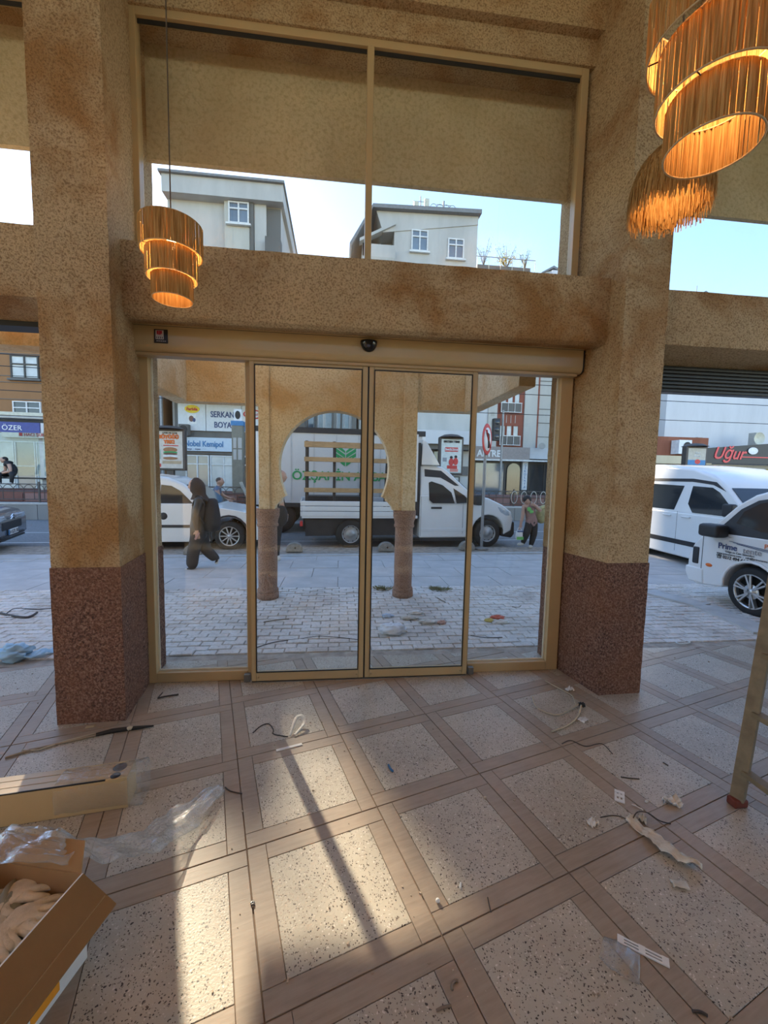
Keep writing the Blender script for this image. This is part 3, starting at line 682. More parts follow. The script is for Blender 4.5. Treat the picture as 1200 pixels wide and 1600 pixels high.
for k in range(4):
    x = 5.4 + k*.38; m_ = MB(); m_.tube([(x+.2*math.cos(t), 1.15, 17.5+.22*math.sin(t)) for t in [2*math.pi*i/14 for i in range(15)]], .02, 5); m_.build('aerial_hoop', AER, b3)
disc(b3, 6.22, 17.2, 1.0, .16, .2, AER_W, 'aerial_dish'); disc(b3, 6.18, 16.75, 1.0, .12, .16, AER_W, 'aerial_dish')
MB().bx(5.5, 6.6, .9, 1.5, 16.6, 16.72).build('aerial_base', AER, b3)
# -- lower roofs beside it with a roof garden
K4 = 1.443
b4 = empty('terrace_house', (0, 35.5, CAM_H*(1-K4)), label='low house with a railed roof garden, beside the gable block', cat='building')
b4.scale = (K4, K4, K4)
MB().bx(7.8, 13.7, 0, 6, 0.6, 13.75).build('wall', W_BRICK, b4)
MB().bx(7.8, 13.7, -.1, 8, 13.75, 13.95).build('roof_edge', ROOFG, b4)
m_ = MB(); m_.prism([(11.4, 13.6), (13.7, 13.6), (13.7, 14.2), (12.9, 14.45), (12.5, 14.35), (11.8, 13.9)], 'Y', .5, 4); m_.build('stair_head', W_STONE, b4)
m_ = MB(); m_.prism([(12.2, 14.25), (12.95, 14.68), (13.75, 14.32), (13.75, 14.22), (12.95, 14.55), (12.25, 14.2)], 'Y', .3, 4.2); m_.build('stair_roof', ROOFG, b4)
MB().bx(12.6, 13.8, -.2, .5, 13.75, 14.15).build('tank', W_WHITE, b4)
rl = MB(); rl.tube([(7.9, 0, 14.7), (11.6, 0, 14.7)], .025, 5); rl.build('rail', AER, b4)
for k in range(6): MB().tube([(8.0+k*.72, 0, 13.9), (8.0+k*.72, 0, 14.75)], .02, 5).build('rail_post', AER_W, b4)
MB().bx(8.1, 11.4, .2, .7, 13.95, 14.35).build('planter', W_DARK, b4)
LEAF = [plain('leaf_pale_green', (.30, .36, .20), .7, 0, .3), plain('leaf_yellow', (.62, .48, .08), .7, 0, .3), plain('leaf_grey_green', (.34, .38, .30), .7, 0, .3)]
def shrub(x, y, z, w, h, n, m, label, name='roof_shrub', leaf=.11):
    o = empty(name, (x*K4, 35.5 + (y-24.6)*K4, CAM_H + (z-CAM_H)*K4), label=label, cat='shrub'); o.scale = (K4, K4, K4)
    st = MB(); tips = []
    for k in range(9):
        a = random.uniform(0, 6.28); tip = Vector((math.cos(a)*w*random.uniform(.2, .5), math.sin(a)*w*.3, h*random.uniform(.6, 1)))
        st.tube([(0, 0, 0), tip*.5 + Vector((0, 0, .08)), tip], [.02, .014, .006], 5); tips.append(tip)
    st.build('stems', plain('twig_brown', (.20, .16, .11), .8), o)
    lf = MB()
    for k in range(n):
        tp = random.choice(tips); t = random.uniform(.35, 1.05)
        p = tp*t + Vector((random.gauss(0, .10), random.gauss(0, .10), random.gauss(0, .10)))
        d = Vector((random.uniform(-1, 1), random.uniform(-1, 1), random.uniform(-1, 1))).normalized()*leaf; e = d.orthogonal().normalized()*leaf*.35
        lf.add([p, p + d*.5 + e, p + d, p + d*.5 - e], [(0,1,2,3)])
    f_ = lf.build('leaves', m, o); f_['kind'] = 'stuff'
shrub(8.5, 24.9, 14.3, 1.5, 1.5, 130, LEAF[2], 'tall thin grey-green shrub in the roof garden next to the gable block')
shrub(9.9, 24.9, 14.3, 1.3, .8, 200, LEAF[1], 'low yellow flowering shrub in the middle of the roof garden', leaf=.13)
shrub(10.0, 25.1, 14.3, 1.6, 1.4, 130, LEAF[2], 'loose pale shrub behind the yellow one in the roof garden')
shrub(11.1, 24.9, 14.3, 1.2, 1.1, 120, LEAF[0], 'loose green shrub at the far end of the roof garden')
# -- maroon and stone block
b5 = empty('apartment_block', (0, 26, 0), label='maroon and white stone block with barred windows behind the boy', cat='building')
MB().bx(7.95, 9.6, 0, 8, 3.3, 11.5).build('wall', W_WHITE, b5)
MB().bx(9.55, 10.15, -.1, 8, 3.6, 11.5).build('stone_strip', W_STONE, b5)
MB().bx(10.15, 12.0, 0, 8, 3.6, 11.5).build('wall', W_MAROON, b5)
MB().bx(11.98, 12.85, -.1, 8, 3.6, 11.5).build('stone_strip', W_STONE, b5)
MB().bx(12.85, 12.95, -.12, 8, 3.6, 11.5).build('edge_strip', W_MAROON, b5)
MB().bx(12.95, 17.0, 0, 8, 3.6, 11.5).build('wall', W_STONE, b5)
for z in (4.4, 5.3, 6.2, 7.1, 8.0): MB().bx(12.95, 14.0, -.02, 0, z, z+.04).build('joint_band', W_DARK, b5)
MB().bx(13.95, 14.2, -.25, 0, 3.6, 11.5).build('white_pier', W_WHITE, b5)
for z in (3.85, 5.95, 8.05):
    for k in range(3):
        window(b5, 10.35+k*.45, 10.77+k*.45, z, z+1.25, 0, W_MAROON, GLS_L, 1, None, .05, False)
        MB().bx(10.38+k*.45, 10.74+k*.45, -.25, -.2, z-.03, z+.52).build('balcony_panel', W_DARK, b5)
    m_ = MB(); m_.bx(10.32, 11.73, -.27, -.22, z+.52, z+.57); m_.bx(10.32, 11.73, -.27, -.22, z-.06, z-.02)
    for k in range(4): m_.bx(10.33+k*.45, 10.36+k*.45, -.28, -.2, z-.06, z+.57)
    m_.build('balcony_rail', FR_W, b5)
    window(b5, 14.25, 14.75, z+.3, z+1.5, 0, FR_W, plain('window_blue_glass', (.06, .15, .33), .1), 1, None, .06, False)
for k in range(4): MB().bx(9.75, 9.95, -.13, -.1, 4.0+k*.55, 4.25+k*.55).build('stone_mark', W_GREY, b5)
for k in range(4): MB().bx(10.5+k*.3, 10.53+k*.3, -.02, 0, 5.25, 5.75).build('panel_joint', W_STONE, b5)
SIGNB = plain('sign_brown_grey', (.33, .28, .26), .6)
sb = MB().bx(7.95, 12.3, -.5, 0, 2.86, 3.66).build('shop_sign', SIGNB, b5); text(sb, 'ALTRE', 8.75, 3.02, -.52, .58, T_WHITE, bold=.02, sx=.95)
MB().bx(12.3, 16, -.35, 0, 2.95, 3.66).build('shop_sign', W_WHITE, b5)
MB().bx(7.95, 16, -.6, 0, 2.76, 2.86).build('canopy_edge', FR_W, b5)
MB().bx(7.95, 17.0, .2, 8, 0, 3.6).build('shop_wall', W_DARK, b5)
window(b5, 8.8, 10.9, .4, 2.7, .1, FR_D, GLS, 1, None, .08, False)
m_ = MB(); m_.prism([(11.05, 0), (11.95, 0), (11.95, 2.2)] + [(11.5+.45*math.cos(t), 2.2+.45*math.sin(t)) for t in [math.pi*k/10 for k in range(11)]] + [(11.05, 2.2)], 'Y', .05, .2); m_.build('arched_door', GLS_D, b5)
pn = MB().bx(12.05, 12.4, -.1, .1, .9, 2.75).build('vertical_sign', T_WHITE, b5)
for k, ch in enumerate('ÇİKOLATA'): text(pn, ch, 12.22, 2.50-k*.21, -.11, .2, T_BLUE, align='CENTER')
window(b5, 12.5, 15.8, .4, 2.7, .1, FR_D, GLS_D, 3, None, .08, False)
disc(b5, 12.9, 3.75, -.9, .22, .2, AER, 'satellite_dish')
# -- office block behind the arch
b6 = empty('office_block', (0, 27, 0), label='grey balconied block seen through the top of the horseshoe arch', cat='building')
MB().bx(-2.9, 1.1, 0, 8, 0, 11.2).build('wall', W_GREY, b6)
for k in range(7): MB().bx(-2.7+k*.55, -2.58+k*.55, -.5, 0, 3.9, 8.4).build('fin', W_DARK if k % 3 else W_STONE, b6)
for k in range(3): window(b6, -2.6+k*1.2, -1.6+k*1.2, 4.4, 5.9, 0, FR_W, GLS, 2, None, .07, False)
MB().bx(-2.9, 1.1, -.8, 0, 3.65, 4.1).build('canopy', W_WHITE, b6)
for k in range(3): window(b6, -2.6+k*1.2, -1.6+k*1.2, .6, 3.2, -.05, FR_D, GLS_D if k % 2 else GLS_L, 2, None, .06, False)
# ground floor of the gable block
MB().bx(1.2, 7.8, -1.3, 0, 3.5, 4.25).build('canopy', W_WHITE, b3); MB().bx(1.2, 7.8, -1.0, 0, 3.22, 3.5).build('canopy_soffit', W_DARK, b3)
for k in range(5): window(b3, 1.5+k*1.2, 2.4+k*1.2, 2.4, 3.2, -.05, FR_D, GLS_D if k % 2 else GLS_L, 2, None, .06, False)
gs = MB().bx(1.3, 7.8, -.1, 0, 1.75, 2.3).build('shop_sign', W_DARK, b3); text(gs, 'M', 4.0, 1.85, -.12, .36, T_WHITE)
for k in range(4): window(b3, 1.5+k*1.5, 2.7+k*1.5, .2, 1.7, -.06, FR_D, GLS_L if k % 2 else GLS, 2, None, .06, False)

# -- blank white gable and low shops on the side street
b7 = empty('white_gable_block', (0, 21, 0), label='blank white gable wall above the low shops and minibus', cat='building')
MB().bx(17.85, 34, 0, 8, 0, 11.6).build('wall', W_WHITE, b7); MB().bx(17.2, 17.85, .6, 8, 0, 10).build('pier', W_GREY2, b7)
m_ = MB(); m_.prism([(19.4, 11.6), (21.4, 11.6), (20.3, 12.15)], 'Y', 1, 6); m_.build('roof_gable', W_STONE, b7)
m_ = MB(); m_.prism([(19.2, 11.58), (20.3, 12.15), (21.6, 11.55), (21.6, 11.7), (20.3, 12.32), (19.2, 11.72)], 'Y', .7, 6); m_.build('roof_edge', ROOFG, b7)
m_ = MB(); m_.prism([(22.2, 11.6), (25, 11.6), (23.6, 12.1)], 'Y', 1, 6); m_.build('roof_gable', W_STONE, b7)
MB().tube([(20.9, 2, 12), (20.9, 2, 13.2)], .02, 5).build('aerial_mast', AER, b7)
b8 = empty('low_shop_row', (0, 19.4, 0), label='low shops with a black fascia and red script sign behind the minibus', cat='building')
MB().bx(15.5, 19.2, .2, 1.5, 2.9, 3.95).build('brick_parapet', W_BRICK, b8)
MB().bx(15.5, 19.0, -.3, 1.5, 2.55, 2.95).build('awning', W_CREAM, b8); MB().bx(15.5, 26, .2, 1.5, 0, 2.6).build('shop_wall', W_GREY, b8)
for k in range(5): MB().bx(15.5, 22, .1, .2, .5+k*.4, .8+k*.4).build('shutter_slat', W_GREY2, b8)
fas = MB(); fas.prism([(18.4, 2.62), (28, 2.62), (28, 3.55), (22.4, 3.72), (18.4, 3.36)], 'Y', -.35, .2); fas = fas.build('fascia', plain('fascia_black', (.035, .033, .033), .5), b8)
NEON = plain('sign_red_letters', (.75, .05, .06), .4)
text(fas, 'Uğur', 18.95, 2.86, -.37, .86, NEON, shear=.35, bold=.012, sx=.95); MB().bx(20.6, 22.8, -.38, -.36, 2.95, 3.0).build('sign_underline', NEON, fas)
disc(fas, 21.2, 3.3, -.40, .28, .18, T_WHITE, 'sign_dog_mark'); MB().bx(24, 28, -.38, -.36, 3.0, 3.05).build('sign_underline', NEON, fas)
ac = MB().bx(17.05, 17.75, -.35, .15, 3.05, 3.75).build('air_conditioner', T_WHITE, b8); disc(ac, 17.5, 3.4, -.37, .22, .25, T_BLACK, 'fan_grille')
for x, h in ((18.9, 4.0), (22.3, 4.35)): MB().bx(x-.14, x+.14, .4, .8, 3.2, h).build('chimney', W_GREY, b8)
m_ = MB(); m_.lathe([(0, .06), (.2, .03), (.32, -.05)], 18, (22.0, .1, 4.0), 'Y'); m_.build('satellite_dish', AER_W, b8)
for k in range(5): window(b8, 19.3+k*1.1, 20.3+k*1.1, .9, 2.2, .12, FR_D, plain('poster_blue', (.08, .22, .5), .4) if k in (2, 3) else GLS_L, 1, None, .05, False)
MB().bx(22.6, 23.7, -.1, .1, 2.15, 2.4).build('yellow_banner', T_YEL, b8)
wires = []
for z, dy in ((6.05, 0), (5.6, 0), (4.72, .2)):
    m_ = MB(); m_.tube([(-24, 17.2+dy, z), (0, 18.2+dy, z-.12), (30, 19.0+dy, z)], .016, 5)
    o = m_.build('overhead_wire', T_BLACK); tag(o, {6.05: 'topmost black overhead wire crossing the white gable', 5.6: 'middle black overhead wire crossing the white gable', 4.72: 'lowest black overhead wire crossing the white gable'}[z], 'wire')

# ================================================================== VEHICLES
PAINT_W = plain('car_paint_white', (.78, .78, .76), .25, 0, .02, 2, .5, coat=.6)
PAINT_G = plain('car_paint_grey', (.16, .17, .19), .25, .3, .04, 2, .5, coat=.7)
CAR_GLASS = plain('car_glass', (.025, .03, .035), .05, 0, .1, 1, .8)
TYRE = plain('tyre_rubber', (.022, .022, .022), .8); RIM = plain('alloy_rim', (.55, .55, .54), .3, .8); STEEL_RIM = plain('steel_rim_grey', (.42, .42, .42), .4, .6)
TRIM = plain('black_plastic', (.025, .025, .027), .55); LAMPG = plain('headlamp_glass', (.45, .50, .55), .08, 0, .2, 20, .8); CHROME = plain('chrome', (.75, .75, .75), .12, 1)
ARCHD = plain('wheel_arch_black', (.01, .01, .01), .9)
def arch_pts(cx, r, z0, n=12):
    """outline points of a wheel arch cut from the sill, going from +x to -x"""
    t0 = math.asin(min(.99, max(-.99, (z0 - r*0.95) / r)))
    return [(cx + r*math.cos(t), r*.95 + r*math.sin(t)) for t in [t0 + (math.pi - 2*t0)*k/n for k in range(n+1)]]
def body_prism(parent, name, poly, y0, y1, m, bevel=.05, inset=.0):
    bm = bmesh.new()
    A = [bm.verts.new((x, y0, z)) for x, z in poly]; B = [bm.verts.new((x, y1, z)) for x, z in poly]; n = len(poly)
    bm.faces.new(A); bm.faces.new(B[::-1])
    for i in range(n): bm.faces.new((A[i], B[i], B[(i+1) % n], A[(i+1) % n]))
    bmesh.ops.recalc_face_normals(bm, faces=bm.faces)
    me = bpy.data.meshes.new(name); bm.to_mesh(me); bm.free(); me.materials.append(m)
    o = link(name, me, parent)
    b = o.modifiers.new('bevel', 'BEVEL'); b.width = bevel; b.segments = 3; b.limit_method = 'ANGLE'; b.angle_limit = R(50)
    for p in me.polygons: p.use_smooth = True
    o.modifiers.new('wn', 'WEIGHTED_NORMAL')
    return o
def cabin(parent, name, poly, zb, wb, zt, wt, yc, m, bevel=.05):
    """greenhouse: side outline poly, half width wb at height zb narrowing to wt at zt"""
    def hw(z): t = (z-zb)/(zt-zb); return wb + (wt-wb)*t
    bm = bmesh.new()
    A = [bm.verts.new((x, yc-hw(z), z)) for x, z in poly]; B = [bm.verts.new((x, yc+hw(z), z)) for x, z in poly]; n = len(poly)
    bm.faces.new(A); bm.faces.new(B[::-1])
    for i in range(n): bm.faces.new((A[i], B[i], B[(i+1) % n], A[(i+1) % n]))
    bmesh.ops.recalc_face_normals(bm, faces=bm.faces); bmesh.ops.triangulate(bm, faces=[f for f in bm.faces if len(f.verts) > 4])
    me = bpy.data.meshes.new(name); bm.to_mesh(me); bm.free(); me.materials.append(m)
    o = link(name, me, parent); b = o.modifiers.new('bevel', 'BEVEL'); b.width = bevel; b.segments = 3; b.limit_method = 'ANGLE'; b.angle_limit = R(35)
    for p in me.polygons: p.use_smooth = True
    o.modifiers.new('wn', 'WEIGHTED_NORMAL')
    return hw
def side_pane(parent, name, poly, hw, yc, side, m, off=.006, th=.01):
    m_ = MB(); n = len(poly)
    f = [(x, yc + side*(hw(z)+off), z) for x, z in poly]; g_ = [(x, yc + side*(hw(z)+off-th), z) for x, z in poly]
    m_.add(f + g_, [tuple(range(n)), tuple(range(2*n-1, n-1, -1))] + [(i, n+i, n+(i+1) % n, (i+1) % n) for i in range(n)], False)
    return m_.build(name, m, parent)
def cross_pane(parent, name, p0, p1, hw, yc, m, ins=.10, off=.012):
    """windscreen: between outline points p0 (low) and p1 (high)"""
    (x0, z0), (x1, z1) = p0, p1; d = Vector((x1-x0, 0, z1-z0)).normalized(); nrm = Vector((d.z, 0, -d.x))*off
    a = Vector((x0, 0, z0)) + d*.07; b = Vector((x1, 0, z1)) - d*.07; vs = []
    for p in (a, b): vs += [p + nrm + Vector((0, yc - hw(p.z) + ins, 0)), p + nrm + Vector((0, yc + hw(p.z) - ins, 0))]
    vs2 = [v - nrm*2 for v in vs]
    return MB().add(vs + vs2, [(0,1,3,2),(4,6,7,5),(0,4,5,1),(2,3,7,6),(0,2,6,4),(1,5,7,3)], False).build(name, m, parent)
def wheel(parent, x, y, r, side, style='spoke', w=.2, n=10, rim=None, rf=.66):
    """side -1: outer face looks to -y"""
    o = MB(); s = side
    o.lathe([(r*rf, s*0.0), (r*.9, s*.012), (r*.985, -s*.03), (r, -s*.06), (r, -s*(w-.05)), (r*.98, -s*(w-.01)), (r*rf, -s*w)], 32, (0, 0, 0), 'Y', False)
    t = o.build('wheel', TYRE, parent, (x, y, r))
    rm = rim or RIM; m_ = MB()
    m_.lathe([(r*rf, s*.002), (r*rf*.93, s*.004), (r*rf*.90, -s*.03), (r*rf*.88, -s*.06)], 32, (0, 0, 0), 'Y')
    if style == 'spoke':
        for k in range(n):
            a = 2*math.pi*k/n
            m_.bar((r*.10*math.cos(a), -s*.012, r*.10*math.sin(a)), (r*rf*.93*math.cos(a), -s*.012, r*rf*.93*math.sin(a)), .028, .026)
        m_.lathe([(0, s*.004), (r*.13, s*.002), (r*.14, -s*.03)], 20, (0, 0, 0), 'Y')
    elif style == 'cover':
        m_.lathe([(0, s*.012), (r*.12, s*.010), (r*.13, -s*.002), (r*.30, -s*.006)], 20, (0, 0, 0), 'Y')
        for k in range(6):
            a = 2*math.pi*k/6 + .3
            for da in (-.13, .13): m_.bar((r*.12*math.cos(a), -s*.008, r*.12*math.sin(a)), (r*rf*.95*math.cos(a+da), -s*.004, r*rf*.95*math.sin(a+da)), .045, .02)
    else:
        m_.lathe([(0, -s*.02), (r*.22, -s*.015), (r*.26, -s*.045), (r*.42, -s*.03), (r*rf*.9, -s*.05)], 28, (0, 0, 0), 'Y')
    m_.build('rim', rm, t)
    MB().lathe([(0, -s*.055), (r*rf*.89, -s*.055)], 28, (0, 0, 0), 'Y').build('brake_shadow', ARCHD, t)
    if style == 'steel':
        for k in range(10):
            a = 2*math.pi*k/10; MB().lathe([(0, s*.002), (r*.045, s*.002)], 10, (r*.52*math.cos(a), -s*.035, r*.52*math.sin(a)), 'Y').build('rim_hole', ARCHD, t)
    return t

# ---- white dropside pickup truck with a glass rack (side towards the door)
tr = empty('dropside_truck', (.28, 9.06, -.043), R(4.2), 'white dropside truck with a timber rack on its bed, parked beyond the porch', 'truck')
TW = 1.85
low = [(1.58, .24), (2.70, .24), (2.78, .30)] + arch_pts(3.27, .40, .30)[::-1] + [(3.72, .33), (3.86, .40), (3.90, .70), (3.84, .86), (3.62, 1.02), (3.25, 1.18), (2.92, 1.24), (1.58, 1.24)]
body_prism(tr, 'cab_body', low, 0, TW, PAINT_W, .07)
up_ = [(1.58, 1.2), (2.95, 1.2), (2.62, 1.48), (2.30, 1.78), (2.12, 1.90), (1.70, 1.93), (1.58, 1.90)]
hw = cabin(tr, 'cab_roof', up_, 1.2, TW/2, 1.93, TW/2-.17, TW/2, PAINT_W, .05)
for sd in (-1, 1):
    side_pane(tr, 'side_window', [(1.79, 1.12), (1.87, 1.05), (2.40, 1.05), (2.33, 1.30), (2.12, 1.47), (1.86, 1.55), (1.79, 1.52)], hw, TW/2, sd, CAR_GLASS)
    side_pane(tr, 'quarter_window', [(2.45, 1.05), (2.80, 1.07), (2.64, 1.24), (2.38, 1.40)], hw, TW/2, sd, CAR_GLASS)
    side_pane(tr, 'roof_visor_band', [(1.70, 1.66), (2.08, 1.64), (2.42, 1.46), (2.52, 1.46), (2.10, 1.80), (1.70, 1.83)], hw, TW/2, sd, TRIM)
cross_pane(tr, 'windscreen', (2.95, 1.2), (2.30, 1.78), hw, TW/2, CAR_GLASS)
m_ = MB(); m_.prism([(1.60, 1.92), (2.05, 1.92), (1.72, 2.45), (1.62, 2.50)], 'Y', .06, TW-.06); m_.build('wind_deflector', PAINT_W, tr, bevel=.02)
MB().bx(1.50, 1.58, .05, TW-.05, .75, 2.42).build('headboard', TRIM, tr)
for b_ in ((1.42, 1.50, -.01, .05, 1.08, 2.60), (1.42, 1.50, TW-.05, TW, 1.08, 2.60), (1.42, 1.50, .05, TW-.05, 2.52, 2.60)): MB().bx(*b_).build('headboard_frame', PAINT_W, tr)
MB().bx(1.60, 1.604, -.004, .0, .3, 1.2).build('door_seam', TRIM, tr); MB().bx(2.62, 2.624, -.004, .0, .34, 1.1).build('door_seam', TRIM, tr)
MB().bx(1.84, 2.10, -.022, .0, .92, .965).build('door_handle', TRIM, tr, bevel=.01)
MB().bx(1.62, 2.72, -.006, .0, .40, .47).build('door_moulding', PAINT_W, tr, bevel=.004)
MB().bx(1.6, 2.7, -.005, .05, .17, .24).build('side_step', TRIM, tr)
body_prism(tr, 'front_bumper', [(3.62, .27), (3.90, .22), (3.97, .32), (3.96, .62), (3.80, .62), (3.66, .50)], .03, TW-.03, TRIM, .04)
for y in (.02, TW-.30): m_ = MB(); m_.prism([(3.46, 1.0), (3.60, .96), (3.78, .88), (3.82, .76), (3.70, .76), (3.56, .84)], 'Y', y-.024, y+.28); m_.build('headlamp', LAMPG, tr, bevel=.02)
m_ = MB(); m_.bx(2.86, 3.02, -.22, .0, 1.02, 1.26); m_.build('door_mirror', TRIM, tr, bevel=.03)
for x in (0, 3.27):
    wheel(tr, x, .03, .335, -1, 'steel', rim=STEEL_RIM, rf=.6); wheel(tr, x, TW-.03, .335, 1, 'steel', rim=STEEL_RIM, rf=.6)
MB().bx(-1.05, 1.5, .25, TW-.25, .42, .72).build('chassis', TRIM, tr)
MB().bx(-.75, 1.45, .10, .16, .30, .70).build('side_skirt', TRIM, tr); MB().bx(-1.0, -.4, .04, .06, .3, .66).build('mudguard', TRIM, tr)
MB().bx(-1.08, 1.52, -.02, TW+.02, .70, .76).build('bed_floor', PAINT_W, tr)
for y in (-.03, TW):
    for k in range(3): MB().bx(-1.08, 1.40, y, y+.03, .74+k*.115, .845+k*.115).build('dropside_board', PAINT_W, tr, bevel=.012)
for k in range(3): MB().bx(-1.11, -1.08, 0, TW, .74+k*.115, .845+k*.115).build('tailboard', PAINT_W, tr, bevel=.012)
MB().bx(-1.12, -1.06, .02, .26, .52, .62).build('tail_lamp', T_RED, tr)
PLANK = wood_mat('rack_timber', (.28, .17, .075), (.48, .31, .15), .6, 3, (2, 2, 22)); RACKM = plain('rack_black_steel', (.03, .03, .032), .5)
for xx in (-.98, -.35, .30, .92):
    m_ = MB(); m_.bar((xx, .42, .76), (xx, .62, 2.42), .06); m_.bar((xx+.02, 1.05, .76), (xx+.02, .68, 2.42), .06); m_.build('rack_post', RACKM, tr)
for k, z in enumerate((1.30, 1.66, 2.0, 2.34)):
    MB().box((.04, .36 + (z-.76)*.12, z), (2.15, .035, .10 if k < 3 else .13), (R(-7), 0, 0)).build('rack_plank', PLANK, tr)
MB().bx(-.95, .6, .70, 1.4, .76, 1.15).build('load_crate', TRIM, tr)

# ---- white curtain-side trailer behind it
TX0, TX1 = -2.25, at(663, 720, 11.6).x
tl = empty('box_trailer', (0, 11.6, -.045), R(1.0), 'pale curtain-sided trailer with a green logo behind the dropside truck', 'trailer')
CURT = plain('trailer_tarp', (.62, .60, .57), .55, 0, .05, 1.2, .4, .15, 3)
MB().bx(TX0, TX1, 0, 2.4, .85, 2.86).build('body', CURT, tl)
MB().bx(TX0-.02, TX1+.02, -.03, 2.43, 2.80, 2.95).build('roof_rail', TRIM, tl); MB().bx(TX0-.01, TX1+.01, -.02, 2.42, .74, .86).build('side_rail', TRIM, tl)
for x in (TX0+.03, TX1-.03): MB().bx(x-.05, x+.05, -.025, .05, .8, 2.86).build('corner_post', PAINT_W, tl)
for k in range(7): MB().bx(TX0+.3+k*.62, TX0+.33+k*.62, -.012, 0, .9, 2.78).build('tarp_strap', plain('strap_grey', (.50, .49, .47), .6), tl)
MB().bx(TX0+.2, TX1-.4, .3, 2.1, .5, .75).build('chassis', TRIM, tl)
for x in (TX0+.6, TX0+1.7): wheel(tl, x, .06, .45, -1, 'steel', rim=STEEL_RIM, rf=.55); wheel(tl, x, 2.34, .45, 1, 'steel', rim=STEEL_RIM, rf=.55)
MB().bx(TX1-.8, TX1-.65, .3, .42, 0, .75).build('landing_leg', TRIM, tl); MB().bx(TX1-.8, TX1-.65, 1.98, 2.1, 0, .75).build('landing_leg', TRIM, tl)
tp = at(456, 749, 11.58)
tt = text(tl, 'ÖZŞAHİN AMBALAJ', tp.x, tp.z+.045, -.014, .345, T_GREEN, bold=.006, sx=1.0, ext=.004)
lg = empty('logo'); lg.parent = tl
lc = at(540, 715, 11.58); lx, lz = lc.x, lc.z + .045; s_ = .29
def lpoly(pts, nm='logo_stroke'):
    m_ = MB(); m_.prism([(lx + x*s_, lz + z*s_) for x, z in pts], 'Y', -.016, -.004); m_.build(nm, T_GREEN, lg)
for sg_ in (-1, 1):
    lpoly([(sg_*.05, .28), (sg_*1.0, .92), (sg_*1.0, .58), (sg_*.05, -.04)]); lpoly([(sg_*.42, .96), (sg_*.92, .98), (sg_*.05, .42), (sg_*.05, .62)])
    lpoly([(sg_*.05, -.14), (sg_*1.0, .46), (sg_*1.0, .12), (sg_*.6, -.12), (sg_*.6, .06), (sg_*.05, -.30)]); lpoly([(sg_*.05, -.40), (sg_*.5, -.14), (sg_*.5, -.52), (sg_*.05, -.85)])
    lpoly([(sg_*.6, -.22), (sg_*1.0, .02), (sg_*1.0, -.22), (sg_*.6, -.48)])

# ---- white compact van beside the walking woman
cv = empty('compact_van', (-2.29, 8.83, -.045), R(2.5), 'white compact van behind the walking woman', 'van')
CW = 1.70
low = [(-2.95, .22), (-2.85, .22)] + [] + arch_pts(-2.55, .36, .22)[::-1] + [(-2.1, .20), (-.42, .20)] + arch_pts(0, .37, .22)[::-1] + [(.45, .22), (.72, .25), (.78, .50), (.74, .66), (.60, .76), (.20, .86), (-.40, .95), (-.45, 1.0), (-3.0, 1.0), (-3.10, .90), (-3.12, .3)]
body_prism(cv, 'body', low, 0, CW, PAINT_W, .08)
up_ = [(-.30, .93), (-.95, 1.42), (-1.25, 1.54), (-1.8, 1.60), (-2.8, 1.58), (-3.02, 1.45), (-3.10, .93)]
hw = cabin(cv, 'roof', up_, .93, CW/2-.02, 1.6, CW/2-.20, CW/2, PAINT_W, .06)
for sd in (-1, 1):
    side_pane(cv, 'side_window', [(-1.36, .94), (-.66, .95), (-.98, 1.26), (-1.16, 1.36), (-1.36, 1.38)], hw, CW/2, sd, CAR_GLASS)
    side_pane(cv, 'side_window', [(-2.30, .96), (-1.44, .95), (-1.44, 1.39), (-2.30, 1.40)], hw, CW/2, sd, CAR_GLASS)
cross_pane(cv, 'windscreen', (-.30, .93), (-.95, 1.42), hw, CW/2, CAR_GLASS)
MB().bx(-2.15, -.40, -.008, .0, .50, .56).build('side_moulding', TRIM, cv, bevel=.004)
m_ = MB(); m_.lathe([(0, -.014), (.06, -.012), (.075, 0)], 18, (-1.28, .0, .74), 'Y'); m_.build('fuel_cap', TRIM, cv)
MB().bx(-1.40, -1.396, -.003, .0, .25, .95).build('door_seam', TRIM, cv); MB().bx(-.42, -.416, -.003, 0, .5, .93).build('door_seam', TRIM, cv)
m_ = MB(); m_.prism([(.40, .60), (.66, .56), (.72, .62), (.62, .74), (.42, .78)], 'Y', -.006, .3); m_.build('headlamp', LAMPG, cv, bevel=.02)
MB().bx(-.55, -.40, -.17, 0, .92, 1.04).build('door_mirror', TRIM, cv, bevel=.03)
m_ = MB(); ap = arch_pts(0, .385, .22); m_.tube([(x, -.002, z) for x, z in ap], .022, 6); m_.build('arch_trim', TRIM, cv)
for x in (0, -2.55): wheel(cv, x, .02, .315, -1, 'spoke', n=10); wheel(cv, x, CW-.02, .315, 1, 'spoke', n=10)
MB().bx(-2.2, -.4, .2, CW-.2, .15, .3).build('underbody', ARCHD, cv)

